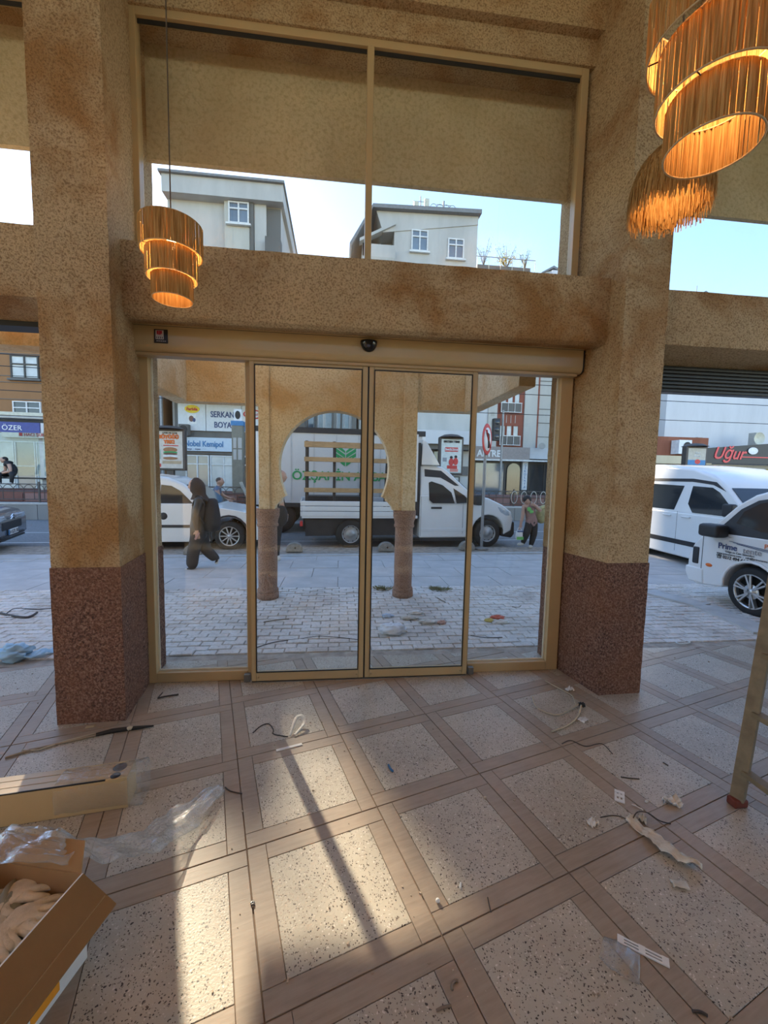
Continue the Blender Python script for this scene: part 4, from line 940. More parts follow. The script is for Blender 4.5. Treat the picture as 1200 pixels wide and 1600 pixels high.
# ---- grey hatchback at the edge of the view
hc = empty('hatchback_car', (-6.58, 8.99, -.045), R(20), 'grey hatchback with its number plate towards the road, beside the brown block', 'car')
HW = 1.72
low = [(-3.6, .25), (-3.3, .25)] + arch_pts(-2.95, .34, .25)[::-1] + [(-2.5, .2), (-1.25, .2)] + arch_pts(-.78, .35, .25)[::-1] + [(-.35, .22), (-.12, .20), (0, .32), (.0, .62), (-.12, .78), (-.5, .90), (-1.15, 1.0), (-3.6, 1.02), (-3.75, .6)]
body_prism(hc, 'body', low, -HW/2, HW/2, PAINT_G, .09)
up_ = [(-1.05, .96), (-1.75, 1.42), (-2.2, 1.52), (-3.0, 1.50), (-3.6, 1.2), (-3.7, .96)]
hw = cabin(hc, 'roof', up_, .96, HW/2-.03, 1.52, HW/2-.22, 0, PAINT_G, .06)
for sd in (-1, 1): side_pane(hc, 'side_window', [(-2.9, .99), (-1.35, .99), (-1.85, 1.33), (-2.8, 1.38)], hw, 0, sd, CAR_GLASS)
cross_pane(hc, 'windscreen', (-1.05, .96), (-1.75, 1.42), hw, 0, CAR_GLASS)
for sd in (-1, 1):
    wheel(hc, -.78, sd*(HW/2-.02), .31, sd, 'spoke'); wheel(hc, -2.95, sd*(HW/2-.02), .31, sd, 'spoke')
    m_ = MB(); m_.bx(-.22, .005, sd*.56-.20, sd*.56+.22, .62, .72); m_.build('headlamp', LAMPG, hc, bevel=.02)
GR = dict(name='grille')
MB().bx(-.02, .016, -.52, .52, .44, .60).build('grille', TRIM, hc, bevel=.02)
for k in range(2): MB().bx(-.02, .02, -.66, .66, .245+k*.055, .28+k*.055).build('bumper_slat', TRIM, hc, bevel=.008)
for k in range(2):
    m_ = MB(); z = .64 + k*.045; m_.bar((.015, -.50, z+.01), (.022, -.10, z), .012); m_.bar((.022, -.10, z), (.026, 0, z+.05), .016); m_.bar((.026, 0, z+.05), (.022, .10, z), .016); m_.bar((.022, .10, z), (.015, .50, z+.01), .012); m_.build('chevron_emblem', CHROME, hc)
pl = MB().bx(.016, .026, -.26, .26, .335, .445).build('number_plate', T_WHITE, hc, bevel=.004)
text(pl, '34 BZR 307', 0, 0, 0, .105, T_BLACK, loc=(.028, -.24, .355), rot=(R(90), 0, R(90)), ext=.001)
MB().bx(.015, .028, -.26, -.225, .337, .443).build('plate_band', T_BLUE, pl)

# ---- white minibus on the side street
mb_ = empty('minibus', (6.47, 5.47, -.045), math.atan2(-.9962, -.0872), 'white minibus with dark windows behind the white pickup', 'van')
# local x = heading; the side seen from the hall is -y
BWD = 1.85; LB = 4.9
def body_y(poly, name, m, y0=0.0, y1=BWD, bevel=.08): return body_prism(mb_, name, poly, y0, y1, m, bevel)
low = [(-LB, .28), (-3.9, .22)] + arch_pts(-3.5, .37, .22)[::-1] + [(-3.0, .2), (-1.2, .2)] + arch_pts(-.80, .37, .22)[::-1] + [(-.3, .22), (-.05, .25), (0, .5), (-.02, .85), (-.14, 1.0), (-.4, 1.06), (-LB, 1.08)]
body_y([(x, z) for x, z in low], 'body', PAINT_W)
up_ = [(-.22, 1.0), (-.95, 1.60), (-1.3, 1.80), (-1.8, 1.93), (-2.7, 2.02), (-3.6, 2.05), (-4.75, 2.02), (-LB, 1.85), (-LB, 1.0)]
hw = cabin(mb_, 'roof', up_, 1.0, BWD/2, 2.06, BWD/2-.22, BWD/2, PAINT_W, .10)
for sd in (-1, 1):
    side_pane(mb_, 'side_window', [(-1.66, 1.24), (-1.50, 1.08), (-.62, 1.08), (-.74, 1.26), (-1.02, 1.48), (-1.20, 1.56), (-1.66, 1.58)], hw, BWD/2, sd, CAR_GLASS)
    side_pane(mb_, 'side_window', [(-3.35, 1.10), (-1.98, 1.10), (-1.88, 1.58), (-3.35, 1.62)], hw, BWD/2, sd, CAR_GLASS)
    side_pane(mb_, 'side_window', [(-4.75, 1.12), (-3.45, 1.10), (-3.45, 1.62), (-4.70, 1.62)], hw, BWD/2, sd, CAR_GLASS)
    side_pane(mb_, 'drip_rail', [(-4.7, 1.67), (-1.7, 1.66), (-1.2, 1.61), (-.9, 1.50), (-1.15, 1.66), (-1.7, 1.72), (-4.7, 1.73)], hw, BWD/2, sd, TRIM)
cross_pane(mb_, 'windscreen', (-.22, 1.0), (-.95, 1.60), hw, BWD/2, CAR_GLASS, .08)
for y, s__ in ((0, -1), (BWD, 1)):
    MB().bx(-3.1, -1.25, min(y, y+s__*.008), max(y, y+s__*.008), .44, .53).build('side_moulding', TRIM, mb_)
    MB().bx(-4.4, -3.95, min(y, y+s__*.008), max(y, y+s__*.008), .44, .53).build('side_moulding', TRIM, mb_)
    for x in (-2.12, -1.62): MB().bx(x-.11, x+.11, min(y, y+s__*.03), max(y, y+s__*.03), .97, 1.0).build('door_handle', PAINT_W, mb_, bevel=.008)
    MB().bx(-1.86, -1.856, min(y, y+s__*.003), max(y, y+s__*.003), .3, 1.08).build('door_seam', TRIM, mb_)
    MB().bx(-.72, -.52, y-.12 if s__ < 0 else y, y if s__ < 0 else y+.12, 1.08, 1.30).build('door_mirror', TRIM, mb_, bevel=.03)
    for x in (-.8, -3.5): wheel(mb_, x, y - s__*.02, .33, s__, 'cover')
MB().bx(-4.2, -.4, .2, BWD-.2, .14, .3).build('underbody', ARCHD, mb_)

# ---- white pickup with printed door
pk = empty('pickup_truck', (5.0, 4.36, -.025), R(92.6), 'white cab of a pickup with a printed door next to the ladder', 'truck')
# local x = heading, +y is the side seen from the hall
PW = 1.66
low = [(-1.5, .30), (-.42, .30), (-.36, .30)] + arch_pts(0, .335, .30)[::-1] + [(.36, .27), (.72, .22), (.80, .26), (.87, .42), (.87, .60), (.79, .78), (.66, .93), (.40, .98), (-1.5, .98)]
body_prism(pk, 'cab_body', low, -PW, 0, PAINT_W, .05)
up_ = [(.70, .90), (.30, 1.36), (.12, 1.49), (-.2, 1.60), (-.7, 1.66), (-1.4, 1.64), (-1.5, 1.5), (-1.5, .90)]
hw = cabin(pk, 'cab_roof', up_, .90, PW/2, 1.66, PW/2-.13, -PW/2, PAINT_W, .06)
for sd in (-1, 1):
    side_pane(pk, 'side_window', [(-1.05, 1.02), (.02, .96), (.30, .93), (.52, .96), (.24, 1.30), (.06, 1.42), (-.3, 1.50), (-1.05, 1.53)], hw, -PW/2, sd, TRIM)
    side_pane(pk, 'window_pane', [(-1.02, 1.05), (-.06, 1.05), (.26, 1.12), (.20, 1.27), (.03, 1.385), (-.32, 1.47), (-1.02, 1.50)], hw, -PW/2, sd, CAR_GLASS, .010)
cross_pane(pk, 'windscreen', (.70, .90), (.30, 1.36), hw, -PW/2, CAR_GLASS)
MB().bx(.30, .58, 0, .20, .92, 1.09).build('door_mirror', TRIM, pk, bevel=.04)
MB().bx(.655, .66, .0, .004, .28, .92).build('door_seam', TRIM, pk); MB().bx(-.95, -.946, 0, .004, .32, .95).build('door_seam', TRIM, pk)
m_ = MB(); m_.bx(.70, .80, -.16, .012, .50, .74); m_.build('corner_lamp', TRIM, pk, bevel=.02)
MB().ball((.55, 0, .52), (.05, .012, .024)).build('side_repeater', T_ORANGE, pk)
body_prism(pk, 'front_bumper', [(.60, .24), (.84, .24), (.90, .36), (.90, .46), (.62, .46)], -PW+.01, .012, PAINT_W, .03)
m_ = MB(); ap = arch_pts(0, .345, .30); m_.tube([(x, .004, z) for x, z in ap], .02, 6); m_.build('arch_trim', PAINT_W, pk)
dl = empty('door_print'); dl.parent = pk
def dtext(s, x, z, size, m, **k): return text(dl, s, 0, 0, 0, size, m, loc=(x, .008, z), rot=(R(90), 0, R(180)), ext=.0015, **k)
dtext('Prime', .44, .775, .105, T_NAVY, bold=.0015); dtext('tente', .12, .765, .105, T_GREY)
dtext('Gölge ve Cam Sistemleri', .34, .735, .036, T_BLACK); dtext('www.primetente.com  -  info@primetente.com', .45, .700, .036, T_BLACK); dtext('☎ 0212 494 44 80', .45, .650, .056, T_BLACK, bold=.001)
for k in range(3): m_ = MB(); m_.bar((.30-k*.05, .006, .885-k*.012), (-.25, .006, .84-k*.014), .006, .004); m_.build('print_stripe', T_NAVY, dl)
dtext('P', -.12, .86, .08, T_ORANGE)
wheel(pk, 0, -.02, .305, 1, 'cover', rf=.70); wheel(pk, 0, -PW+.02, .305, -1, 'cover', rf=.70)
wheel(pk, -2.3, -.02, .305, 1, 'cover', rf=.70); wheel(pk, -2.3, -PW+.02, .305, -1, 'cover', rf=.70)
MB().bx(-3.2, -1.5, -PW+.05, -.05, .50, .62).build('bed_floor', PAINT_W, pk)
for y in (-PW, -.03): MB().bx(-3.2, -1.55, y, y+.03, .62, .98).build('dropside_board', PAINT_W, pk, bevel=.01)
MB().bx(-2.6, .3, -PW+.3, -.3, .28, .5).build('chassis', ARCHD, pk)

# ================================================================== MEDIAN with fence, shelter and lightboxes
MA, MBp = Vector((-11, 14.4, 0)), Vector((13.5, 15.9, 0)); MD = (MBp-MA).normalized(); MN = Vector((-MD.y, MD.x, 0)); MANG = math.atan2(MD.y, MD.x)
CONC = wallmat('concrete_low_wall', (.30, .285, .265), .15); IRON = plain('fence_iron', (.10, .085, .075), .6, .3); IRON_L = plain('fence_pale_iron', (.60, .57, .50), .4, .5)
BRK = wallmat('platform_red_brick', (.26, .125, .10), .2)
med = empty('median_wall', (MA.x, MA.y, -.045), MANG, 'low concrete wall along the middle of the road', 'wall')
ML = (MBp-MA).length
for k in range(int(ML/2.4)+1): MB().bx(k*2.4-6, k*2.4-6+2.39, 0, .28, 0, .50 + .0*k).build('wall_block', CONC, med, bevel=.01)
MB().bx(-6, ML, -.02, .30, .50, .56).build('coping', plain('coping_pale', (.48, .46, .43), .8), med)
plt = empty('tram_platform', (MA.x, MA.y, -.045), MANG, 'red brick tram platform behind the median fence', 'platform')
MB().bx(-6, ML, .9, 3.6, 0, .88).build('deck', BRK, plt)
for k in range(40): MB().bx(-5.9+k*.78, -5.2+k*.78, .86, .9, .55, .82).build('face_block', BRK if k % 2 else wallmat('block_pinkish', (.36, .21, .18)) if k < 2 else MATS['block_pinkish'], plt)
fence = empty('median_fence', (MA.x, MA.y, -.045), MANG, 'iron fence of hoops on the median wall', 'fence')
for z in (.66, .92, 1.16): MB().tube([(-6, .14, z), (ML, .14, z)], .016, 5).build('rail', IRON, fence)
pm_ = MB().bar((0, .14, .5), (0, .14, 1.24), .045).mesh('post', IRON)
for k in range(14): link('post', pm_, fence, (-6 + k*2.4, 0, 0))
hp = MB(); hp.tube([(-.15, .14, .66), (-.15, .14, .95)] + [(-.15*math.cos(t), .14, .95+.19*math.sin(t)) for t in [math.pi*i/8 for i in range(1, 8)]] + [(.15, .14, .95), (.15, .14, .66)], .011, 5); hp = hp.mesh('hoop', IRON)
hp2 = MB(); hp2.tube([(.13*math.cos(t), .10, .92+.24*math.sin(t)) for t in [2*math.pi*i/16 for i in range(17)]], .012, 6); hp2 = hp2.mesh('ring', IRON_L)
for k in range(110):
    x = -6 + k*.30
    if x < ML: link('hoop', hp, fence, (x, 0, 0))
for k in range(12): link('ring', hp2, fence, (18.0 + k*.42, 0, 0))
def lightbox(u0, v0, u1, v1, Y, label, kind):
    a = at(u0, v0, Y); b = at(u1, v1, Y); w = b.x-a.x; h = a.z-b.z
    o = empty('poster_lightbox', (a.x, Y, 0), 0, label, 'lightbox')
    MB().bx(-.08, w+.08, 0, .25, b.z-.08, a.z+.08).build('case', IRON, o, bevel=.03)
    m_ = MB(); m_.lathe([(w/2+.08, 0), (w/2*.7, .10), (0, .14)], 20, (w/2, .125, a.z+.08)); cp = m_.build('cap', IRON, o); cp.scale = (1, 1, 1)
    MB().bx(w/2-.12, w/2+.12, .05, .2, 0.84 if kind != 'c' else -.045, b.z-.08).build('foot', IRON, o)
    pz_, px_ = b.z, w
    face = MB().bx(0, w, -.012, 0, pz_, pz_+h).build('poster', plain('poster_' + kind, {'a': (.66, .58, .50), 'b': (.62, .66, .62), 'c': (.45, .42, .36)}[kind], .4), o)
    def P(x0, x1, z0, z1, m): MB().bx(w*x0, w*x1, -.018, -.012, pz_+h*z0, pz_+h*z1).build('poster_print', m, face)
    if kind == 'a':
        text(face, 'BÜYÜĞÜ', w*.5, pz_+h*.80, -.02, h*.13, T_ORANGE, align='CENTER', bold=.012); text(face, 'YRK!', w*.52, pz_+h*.67, -.02, h*.13, T_ORANGE, align='CENTER', bold=.012)
        text(face, 'ÇITIR MI ÇITIR', w*.55, pz_+h*.93, -.02, h*.06, T_BLACK, align='CENTER'); P(.3, .85, .60, .625, T_RED)
        disc(face, w*.55, pz_+h*.50, -.02, w*.26, h*.07, plain('bun_brown', (.38, .16, .06), .5), 'poster_print'); disc(face, w*.55, pz_+h*.43, -.021, w*.27, h*.03, T_GREEN, 'poster_print')
        disc(face, w*.55, pz_+h*.39, -.022, w*.26, h*.035, plain('patty_brown', (.15, .06, .03), .5), 'poster_print'); disc(face, w*.55, pz_+h*.33, -.023, w*.28, h*.035, T_WHITE, 'poster_print'); disc(face, w*.55, pz_+h*.27, -.024, w*.27, h*.04, MATS['bun_brown'], 'poster_print')
        P(.25, .95, .12, .2, plain('tan_print', (.5, .36, .22), .5)); P(.04, .2, .03, .12, T_RED); P(.03, .2, .25, .5, plain('sage_print', (.36, .45, .36), .5))
    elif kind == 'b':
        text(face, 'BRITISH TIME', w*.5, pz_+h*.90, -.02, h*.085, T_BLACK, align='CENTER', bold=.004); P(.18, .82, .63, .76, T_RED)
        text(face, 'İNGİLİZCE', w*.5, pz_+h*.665, -.02, h*.075, T_WHITE, align='CENTER', bold=.004); P(.08, .28, .33, .45, T_GREY)
        for x, hh in ((.5, .0), (.72, .02)):
            disc(face, w*x, pz_+h*(.46+hh), -.02, w*.07, h*.045, T_BLACK, 'poster_print'); disc(face, w*x, pz_+h*(.32+hh), -.021, w*.12, h*.11, T_RED, 'poster_print')
        P(.30, .80, .12, .22, T_RED); P(.45, .85, .03, .12, plain('salmon_print', (.7, .25, .2), .5))
    else:
        text(face, 'Yeni', w*.5, pz_+h*.66, -.02, h*.18, T_WHITE, align='CENTER', shear=.3); text(face, 'Sezon', w*.5, pz_+h*.48, -.02, h*.18, T_WHITE, align='CENTER', shear=.3)
        P(0, 1, 0, .30, T_BLUE); disc(face, w*.55, pz_+h*.2, -.02, w*.16, h*.14, T_RED, 'poster_print')
    return o
lightbox(242, 673, 286, 732, 15.9, 'glowing poster box with an orange burger advertisement behind the compact van', 'a')
lightbox(690, 686, 720, 739, 15.9, 'poster box with a white and red language course advertisement behind the truck cab', 'b')
lightbox(1076, 700, 1101, 727, 15.6, 'dark poster box beside the red script shop sign', 'c')
tm = empty('station_totem', at(371, 766, 16.6).to_tuple()[:2] + (.836,), 0, 'tall olive station totem pillar behind the motor scooter', 'totem')
MB().bx(-.20, .22, 0, .35, 0, 2.75).build('pillar', plain('totem_olive', (.22, .21, .165), .6), tm, bevel=.02)
MB().bx(-.22, .24, -.02, .37, 2.62, 2.80).build('top_band', T_BLUE, tm); mk = MB().bx(-.12, .18, .05, .1, 2.80, 3.25).build('symbol_plate', T_WHITE, tm); disc(mk, .03, 3.03, .035, .10, .16, T_BLACK, 'symbol')
for z in (1.3, 1.75): MB().bx(-.14, -.02, -.012, 0, z, z+.4).build('info_panel', W_GREY2, tm); MB().bx(.04, .18, -.012, 0, z, z+.4).build('info_panel', W_GREY2, tm)
# tram stop shelter by the grey car
sh_ = empty('tram_shelter', (-13.5, 17.6, .84), MANG, 'steel tram shelter with a blue name board above the bench', 'shelter')
MB().bx(-3.5, 3.4, -.9, 1.4, 2.62, 2.74).build('roof', plain('shelter_roof', (.30, .31, .32), .4, .5), sh_, bevel=.03); MB().bx(-3.5, 3.4, -.95, -.88, 2.74, 2.86).build('roof_lip', AER_W, sh_)
MB().bx(-3.4, 3.3, -.7, -.6, 2.44, 2.60).build('roof_beam', TRIM, sh_)
nb = MB().bx(.2, 2.25, -.86, -.82, 2.12, 2.50).build('name_board', plain('sign_navy', (.03, .05, .25), .4), sh_); text(nb, 'ÖZER', 1.0, 2.20, -.87, .26, T_WHITE)
MB().bx(2.28, 2.7, -.86, -.82, 2.15, 2.50).build('symbol_board', W_WHITE, sh_)
for x in (-3.2, 0, 3.2): MB().bx(x-.05, x+.05, .2, .3, 0, 2.62).build('post', AER, sh_)
for k in range(4): MB().bx(-3.1+k*1.6, -1.65+k*1.6, .24, .26, .5, 2.3).build('glass_panel', clear_glass('shelter_glass', (.8, .86, .86), .8, 1.45, .1) if k == 0 else MATS['shelter_glass'], sh_)
bn = empty('platform_bench', at(22, 750, 16.6).to_tuple()[:2] + (.836,), MANG, 'dark bench on the tram platform under the sitting man', 'bench')
MB().bx(-.9, 1.0, 0, .42, .40, .45).build('seat', TRIM, bn); MB().bx(-.8, -.74, .05, .38, 0, .4).build('leg', TRIM, bn); MB().bx(.84, .90, .05, .38, 0, .4).build('leg', AER_W, bn)
for k, (dx, m__) in enumerate(((.35, W_DARK), (.62, T_NAVY))): pass

# ---- half-disc bollards at the kerb
BOLL = plain('bollard_stone', (.27, .25, .22), .9, 0, .25, 14, .2, .5)
def bollard(u, v, label):
    p = onz(u, v); o = empty('kerb_bollard', (p.x, p.y, 0), R(3), label, 'bollard')
    m_ = MB(); m_.prism([(-.17, 0)] + [(.17*math.cos(math.pi-t), .05+.15*math.sin(t)) for t in [math.pi*k/14 for k in range(15)]] + [(.17, 0)], 'Y', -.08, .08); m_.build('body', BOLL, o, bevel=.02)
    m_ = MB(); m_.lathe([(0, -.083), (.02, -.083), (.022, -.07)], 12, (.02, 0, .09), 'Y'); m_.build('hole', ARCHD, o)
bollard(460, 862, 'half-round stone bollard at the kerb in front of the truck bed')
bollard(603, 861, 'half-round stone bollard at the kerb behind the porch column')
bollard(729, 859, 'half-round stone bollard at the kerb next to the road sign post')
bollard(302, 866, 'half-round stone bollard at the kerb behind the walking woman')
# ---- no-turn sign on its post
p = onz(752, 858)
rs = empty('road_sign', (p.x, p.y, 0), R(53), 'round red-rimmed prohibition sign on a grey post', 'road sign')
MB().tube([(0, 0, 0), (0, 0, 2.78)], .032, 10).build('post', plain('galvanised_post', (.30, .30, .30), .5, .4), rs)
dsc = MB().lathe([(0, -.045), (.33, -.045), (.345, -.035), (.33, -.025), (0, -.025)], 36, (-.02, 0, 2.46), 'Y').build('sign_disc', T_RED, rs); 
wf = MB().lathe([(0, -.049), (.255, -.049), (.255, -.045)], 36, (-.02, 0, 2.46), 'Y').build('sign_face', T_WHITE, dsc)
m_ = MB(); m_.tube([(.03, -.052, 2.27), (.03, -.052, 2.50), (0, -.052, 2.57), (-.07, -.052, 2.58)], .028, 6); m_.prism([(-.06, 2.50), (-.06, 2.66), (-.16, 2.58)], 'Y', -.056, -.05); m_.build('sign_arrow', T_BLACK, wf)
m_ = MB(); m_.bar((-.19, -.056, 2.65), (.16, -.056, 2.28), .05, .006); m_.build('sign_slash', T_RED, wf)
bs = MB().lathe([(.0, 0), (.16, .0), (.14, .03), (.06, .05), (.032, .06)], 18).build('post_foot', BOLL, rs)
# ---- traffic signal at the far side
p = at(757, 720, 20.5)
ts = empty('traffic_light', (8.55, 21.0, 0), 0, 'black traffic light above the brown shop sign, behind the round road sign', 'traffic light')
MB().tube([(0, 0, 0), (0, 0, 5.2)], .06, 8).build('post', AER, ts); hd = MB().bx(-.55, -.18, -.15, .15, 3.6, 4.75).build('signal_head', TRIM, ts, bevel=.03)
for k in range(3): MB().lathe([(0, -.17), (.12, -.165), (.13, -.15)], 14, (-.36, 0, 3.8+k*.37), 'Y').build('lens', GLS_D, hd)

# ================================================================== PEOPLE
SKIN = plain('skin', (.52, .31, .22), .55, 0, .06); HAIR = plain('hair_black', (.018, .014, .012), .6); CLOTH_BLK = plain('cloth_black', (.022, .021, .021), .75, 0, .25, 14)
LEATHER = plain('jacket_black', (.030, .029, .028), .45, 0, .3, 18); SCARF = plain('scarf_dark_brown', (.045, .030, .024), .85); SHOE_W = plain('shoe_pale', (.62, .59, .53), .6); SHOE_D = plain('shoe_dark', (.06, .06, .06), .6)
SHIRT_B = plain('shirt_slate_blue', (.12, .17, .25), .8); TANK = plain('tank_top_dusty_pink', (.34, .20, .17), .8, 0, .2, 10); BEIGE = plain('shirt_beige', (.50, .42, .33), .8)
def add_hand(J, B, wrist, d, side, m, s=1.0, key='h'):
    """palm and five fingers along direction d from the wrist joint; side: towards the thumb"""
    d = Vector(d).normalized(); sd = Vector(side).normalized(); w = J[wrist][0]
    J[key+'p'] = (w + d*.06*s, .028*s); B.append((wrist, key+'p', m))
    for k, (o, l) in enumerate(((-.028, .055), (-.010, .072), (.010, .076), (.028, .068))):
        a = w + d*.095*s - sd*o*s; b = a + d*l*.6*s + Vector((0, 0, -.012*s)); 
        J[key+'f%d' % k] = (a, .010*s); J[key+'g%d' % k] = (b, .008*s); B += [(key+'p', key+'f%d' % k, m), (key+'f%d' % k, key+'g%d' % k, m)]
    a = w + d*.045*s + sd*.042*s; b = a + d*.035*s + sd*.012*s
    J[key+'t'] = (a, .012*s); J[key+'u'] = (b, .009*s); B += [(key+'p', key+'t', m), (key+'t', key+'u', m)]
def skin_body(parent, name, J, B, root):
    names = list(J); idx = {n: i for i, n in enumerate(names)}
    me = bpy.data.meshes.new(name); me.from_pydata([tuple(J[n][0]) for n in names], [(idx[a], idx[b]) for a, b, _ in B], [])
    o = bpy.data.objects.new(name + '_rig', me); col.objects.link(o)
    o.modifiers.new('skin', 'SKIN'); sv = me.skin_vertices[0].data
    for n, i in idx.items():
        r = J[n][1]; sv[i].radius = (r, r) if not isinstance(r, tuple) else r; sv[i].use_root = n == root
    ss = o.modifiers.new('sub', 'SUBSURF'); ss.levels = 2; ss.render_levels = 2
    dg = bpy.context.evaluated_depsgraph_get(); m2 = bpy.data.meshes.new_from_object(o.evaluated_get(dg)); m2.name = name
    bpy.data.objects.remove(o)
    mats = []
    for _, _, m in B:
        if m not in mats: mats.append(m)
    m2.materials.clear()
    for m in mats: m2.materials.append(m)
    def _r(n): r = J[n][1]; return max(r) if isinstance(r, tuple) else r
    segs = [(J[a][0], J[b][0], mats.index(m)) for a, b, m in B]; RA = np.array([_r(a) for a, b, m in B]); RB = np.array([_r(b) for a, b, m in B])
    A = np.array([s[0] for s in segs]); D = np.array([s[1]-s[0] for s in segs]); LL = (D*D).sum(1) + 1e-9
    for p in m2.polygons:
        c = np.array(p.center); t = np.clip(((c-A)*D).sum(1)/LL, 0, 1); q_ = A + D*t[:, None]; k = int((np.sqrt(((c-q_)**2).sum(1)) / (RA + (RB-RA)*t)).argmin())
        p.material_index = segs[k][2]; p.use_smooth = True
    return link(name, m2, parent)
def head_mesh(parent, name, c, r, face, m):
    """skull with brow, nose, chin and ears; face = unit vector the face looks to"""
    f = Vector(face).normalized(); up = Vector((0, 0, 1)); sd = up.cross(f).normalized(); up = f.cross(sd).normalized()
    m_ = MB(); n, k = 24, 16; rings = []
    for j in range(k+1):
        t = math.pi*j/k; zz = -math.cos(t); q_ = max(math.sin(t), .02); ring = []
        for i in range(n):
            a = 2*math.pi*i/n; x, y = math.cos(a), math.sin(a)     # x towards the face
            rx = r*.92*q_; ry = r*.76*q_
            if zz < 0: rx *= 1 - .10*(-zz); ry *= 1 - .25*(-zz)
            px_ = x*rx; py_ = y*ry; pz_ = zz*r*1.12
            if x > .9 and -.35 < zz < .12: px_ += r*.22*(1 - abs(zz+.12)/.3)*max(0, 1-abs(y)*3)       # nose
            if x > .75 and -.72 < zz < -.55: px_ += r*.03                                              # lips and chin
            if abs(y) > .96 and -.25 < zz < .2: py_ += math.copysign(r*.12, y)                         # ears
            ring.append(Vector(c) + f*px_ + sd*py_ + up*pz_)
        rings.append(ring)
    m_.loft(rings, True, False)
    h = m_.build(name, m, parent)
    for s_ in (-1, 1): MB().ball(Vector(c) + f*r*.80 + sd*r*.28*s_ + up*r*.08, r*.07, 8, 6).build('eye', T_BLACK, h)
    MB().box(Vector(c) + f*r*.80 - up*r*.50, (r*.12, r*.34, r*.05), (0, 0, math.atan2(f.y, f.x))).build('mouth', plain('lips', (.36, .13, .11), .5), h)
    return h
def shell(parent, name, c, r, m, cut=None):
    o = MB().ball(c, r, 20, 14).build(name, m, parent); return o

# ---- woman walking past (profile, heading away to the side)
WY = 7.05
def W(u, v, dy=0): p = at(u, v, WY + dy); return p
wo_ = empty('person', (W(300, 880).x, WY, 0), 0, 'woman in black jacket, dark headscarf and wide black trousers walking with a backpack', 'person')
o0 = Vector(wo_.location)
def L(p): return Vector(p) - o0
J = {'pel': (L(W(312, 833)), .135), 'bel': (L(W(312, 815)), .145), 'chest': (L(W(314, 795)), .15), 'shl': (L(W(314, 781)), .115), 'neck': (L(W(310, 772)), .055), 'head': (L(W(306, 763)), .06),
     's1': (L(W(311, 783, -.14)), .07), 'e1': (L(W(304, 808, -.20)), .062), 'w1': (L(W(307, 828, -.20)), .032),
     's2': (L(W(315, 783, .14)), .07), 'e2': (L(W(322, 806, .2)), .06), 'w2': (L(W(318, 826, .2)), .032),
     'h1': (L(W(309, 838, -.07)), .12), 'k1': (L(W(302, 862, -.07)), .105), 'a1': (L(W(300, 884, -.07)), .10), 'f1': (L(W(299, 889, -.07)), .04), 't1': (L(W(288, 891.5, -.08)), .032),
     'h2': (L(W(315, 838, .07)), .12), 'k2': (L(W(321, 858, .07)), .10), 'a2': (L(W(336, 872, .07)), .085), 'f2': (L(W(341, 873, .07)), .036), 't2': (L(W(337, 881.5, .07)), .03)}
Bn = [('pel', 'bel', LEATHER), ('bel', 'chest', LEATHER), ('chest', 'shl', LEATHER), ('shl', 'neck', SCARF), ('neck', 'head', SCARF), ('shl', 's1', LEATHER), ('s1', 'e1', LEATHER), ('e1', 'w1', LEATHER), ('shl', 's2', LEATHER), ('s2', 'e2', LEATHER), ('e2', 'w2', LEATHER),
      ('pel', 'h1', CLOTH_BLK), ('h1', 'k1', CLOTH_BLK), ('k1', 'a1', CLOTH_BLK), ('a1', 'f1', SHOE_D), ('f1', 't1', SHOE_W), ('pel', 'h2', CLOTH_BLK), ('h2', 'k2', CLOTH_BLK), ('k2', 'a2', CLOTH_BLK), ('a2', 'f2', SHOE_D), ('f2', 't2', SHOE_W)]
add_hand(J, Bn, 'w1', (.15, 0, -1), (-1, 0, 0), SKIN, 1, 'hl'); add_hand(J, Bn, 'w2', (.1, 0, -1), (-1, 0, 0), SKIN, 1, 'hr')
skin_body(wo_, 'body', J, Bn, 'pel')
hc_ = L(W(304.5, 759)); head_mesh(wo_, 'head', hc_, .105, (-1, -.15, -.12), SKIN)
m_ = MB(); rings = []
for k in range(9):
    t = k/8; zc = hc_.z + .135 - t*.36; rr = [.03, .085, .112, .122, .122, .115, .11, .13, .16][k]
    rings.append([(hc_.x + .022 + t*.06 + rr*.95*math.cos(a), hc_.y + rr*.92*math.sin(a), zc) for a in [math.pi*2*i/20 for i in range(20)]])
# leave the face open: pull the front of the scarf back
for k in range(2, 6):
    for i in range(20):
        x, y, z = rings[k][i]
        if math.cos(math.pi*2*i/20) < -.62: rings[k][i] = (hc_.x - .055, y, z)
m_.loft(rings, True, True); m_.build('headscarf', SCARF, wo_)
bk = L(W(331, 803)); m_ = MB()
rings = [[(bk.x + w_*math.cos(a) - .02*k*0, bk.y + .15*math.sin(a)*(w_/.13), bk.z + z_) for a in [2*math.pi*i/18 for i in range(18)]] for k, (w_, z_) in enumerate(((.05, .26), (.09, .23), (.115, .1), (.135, -.05), (.14, -.18), (.12, -.27), (.05, -.30)))]
m_.loft(rings, True, True); bp = m_.build('backpack', CLOTH_BLK, wo_)
m_ = MB(); m_.tube([bk + Vector((-.02, -.12, .22)), L(W(312, 774)) + Vector((0, -.13, .0)), L(W(306, 788)) + Vector((0, -.15, 0)), bk + Vector((-.08, -.14, -.15))], .018, 6); m_.build('strap', CLOTH_BLK, bp)
wp = MB().box(L(W(312, 829)) + Vector((.03, -.22, -.06)), (.03, .012, .13), (0, R(30), 0)).build('phone', plain('phone_pinkish', (.45, .25, .24), .3), wo_)

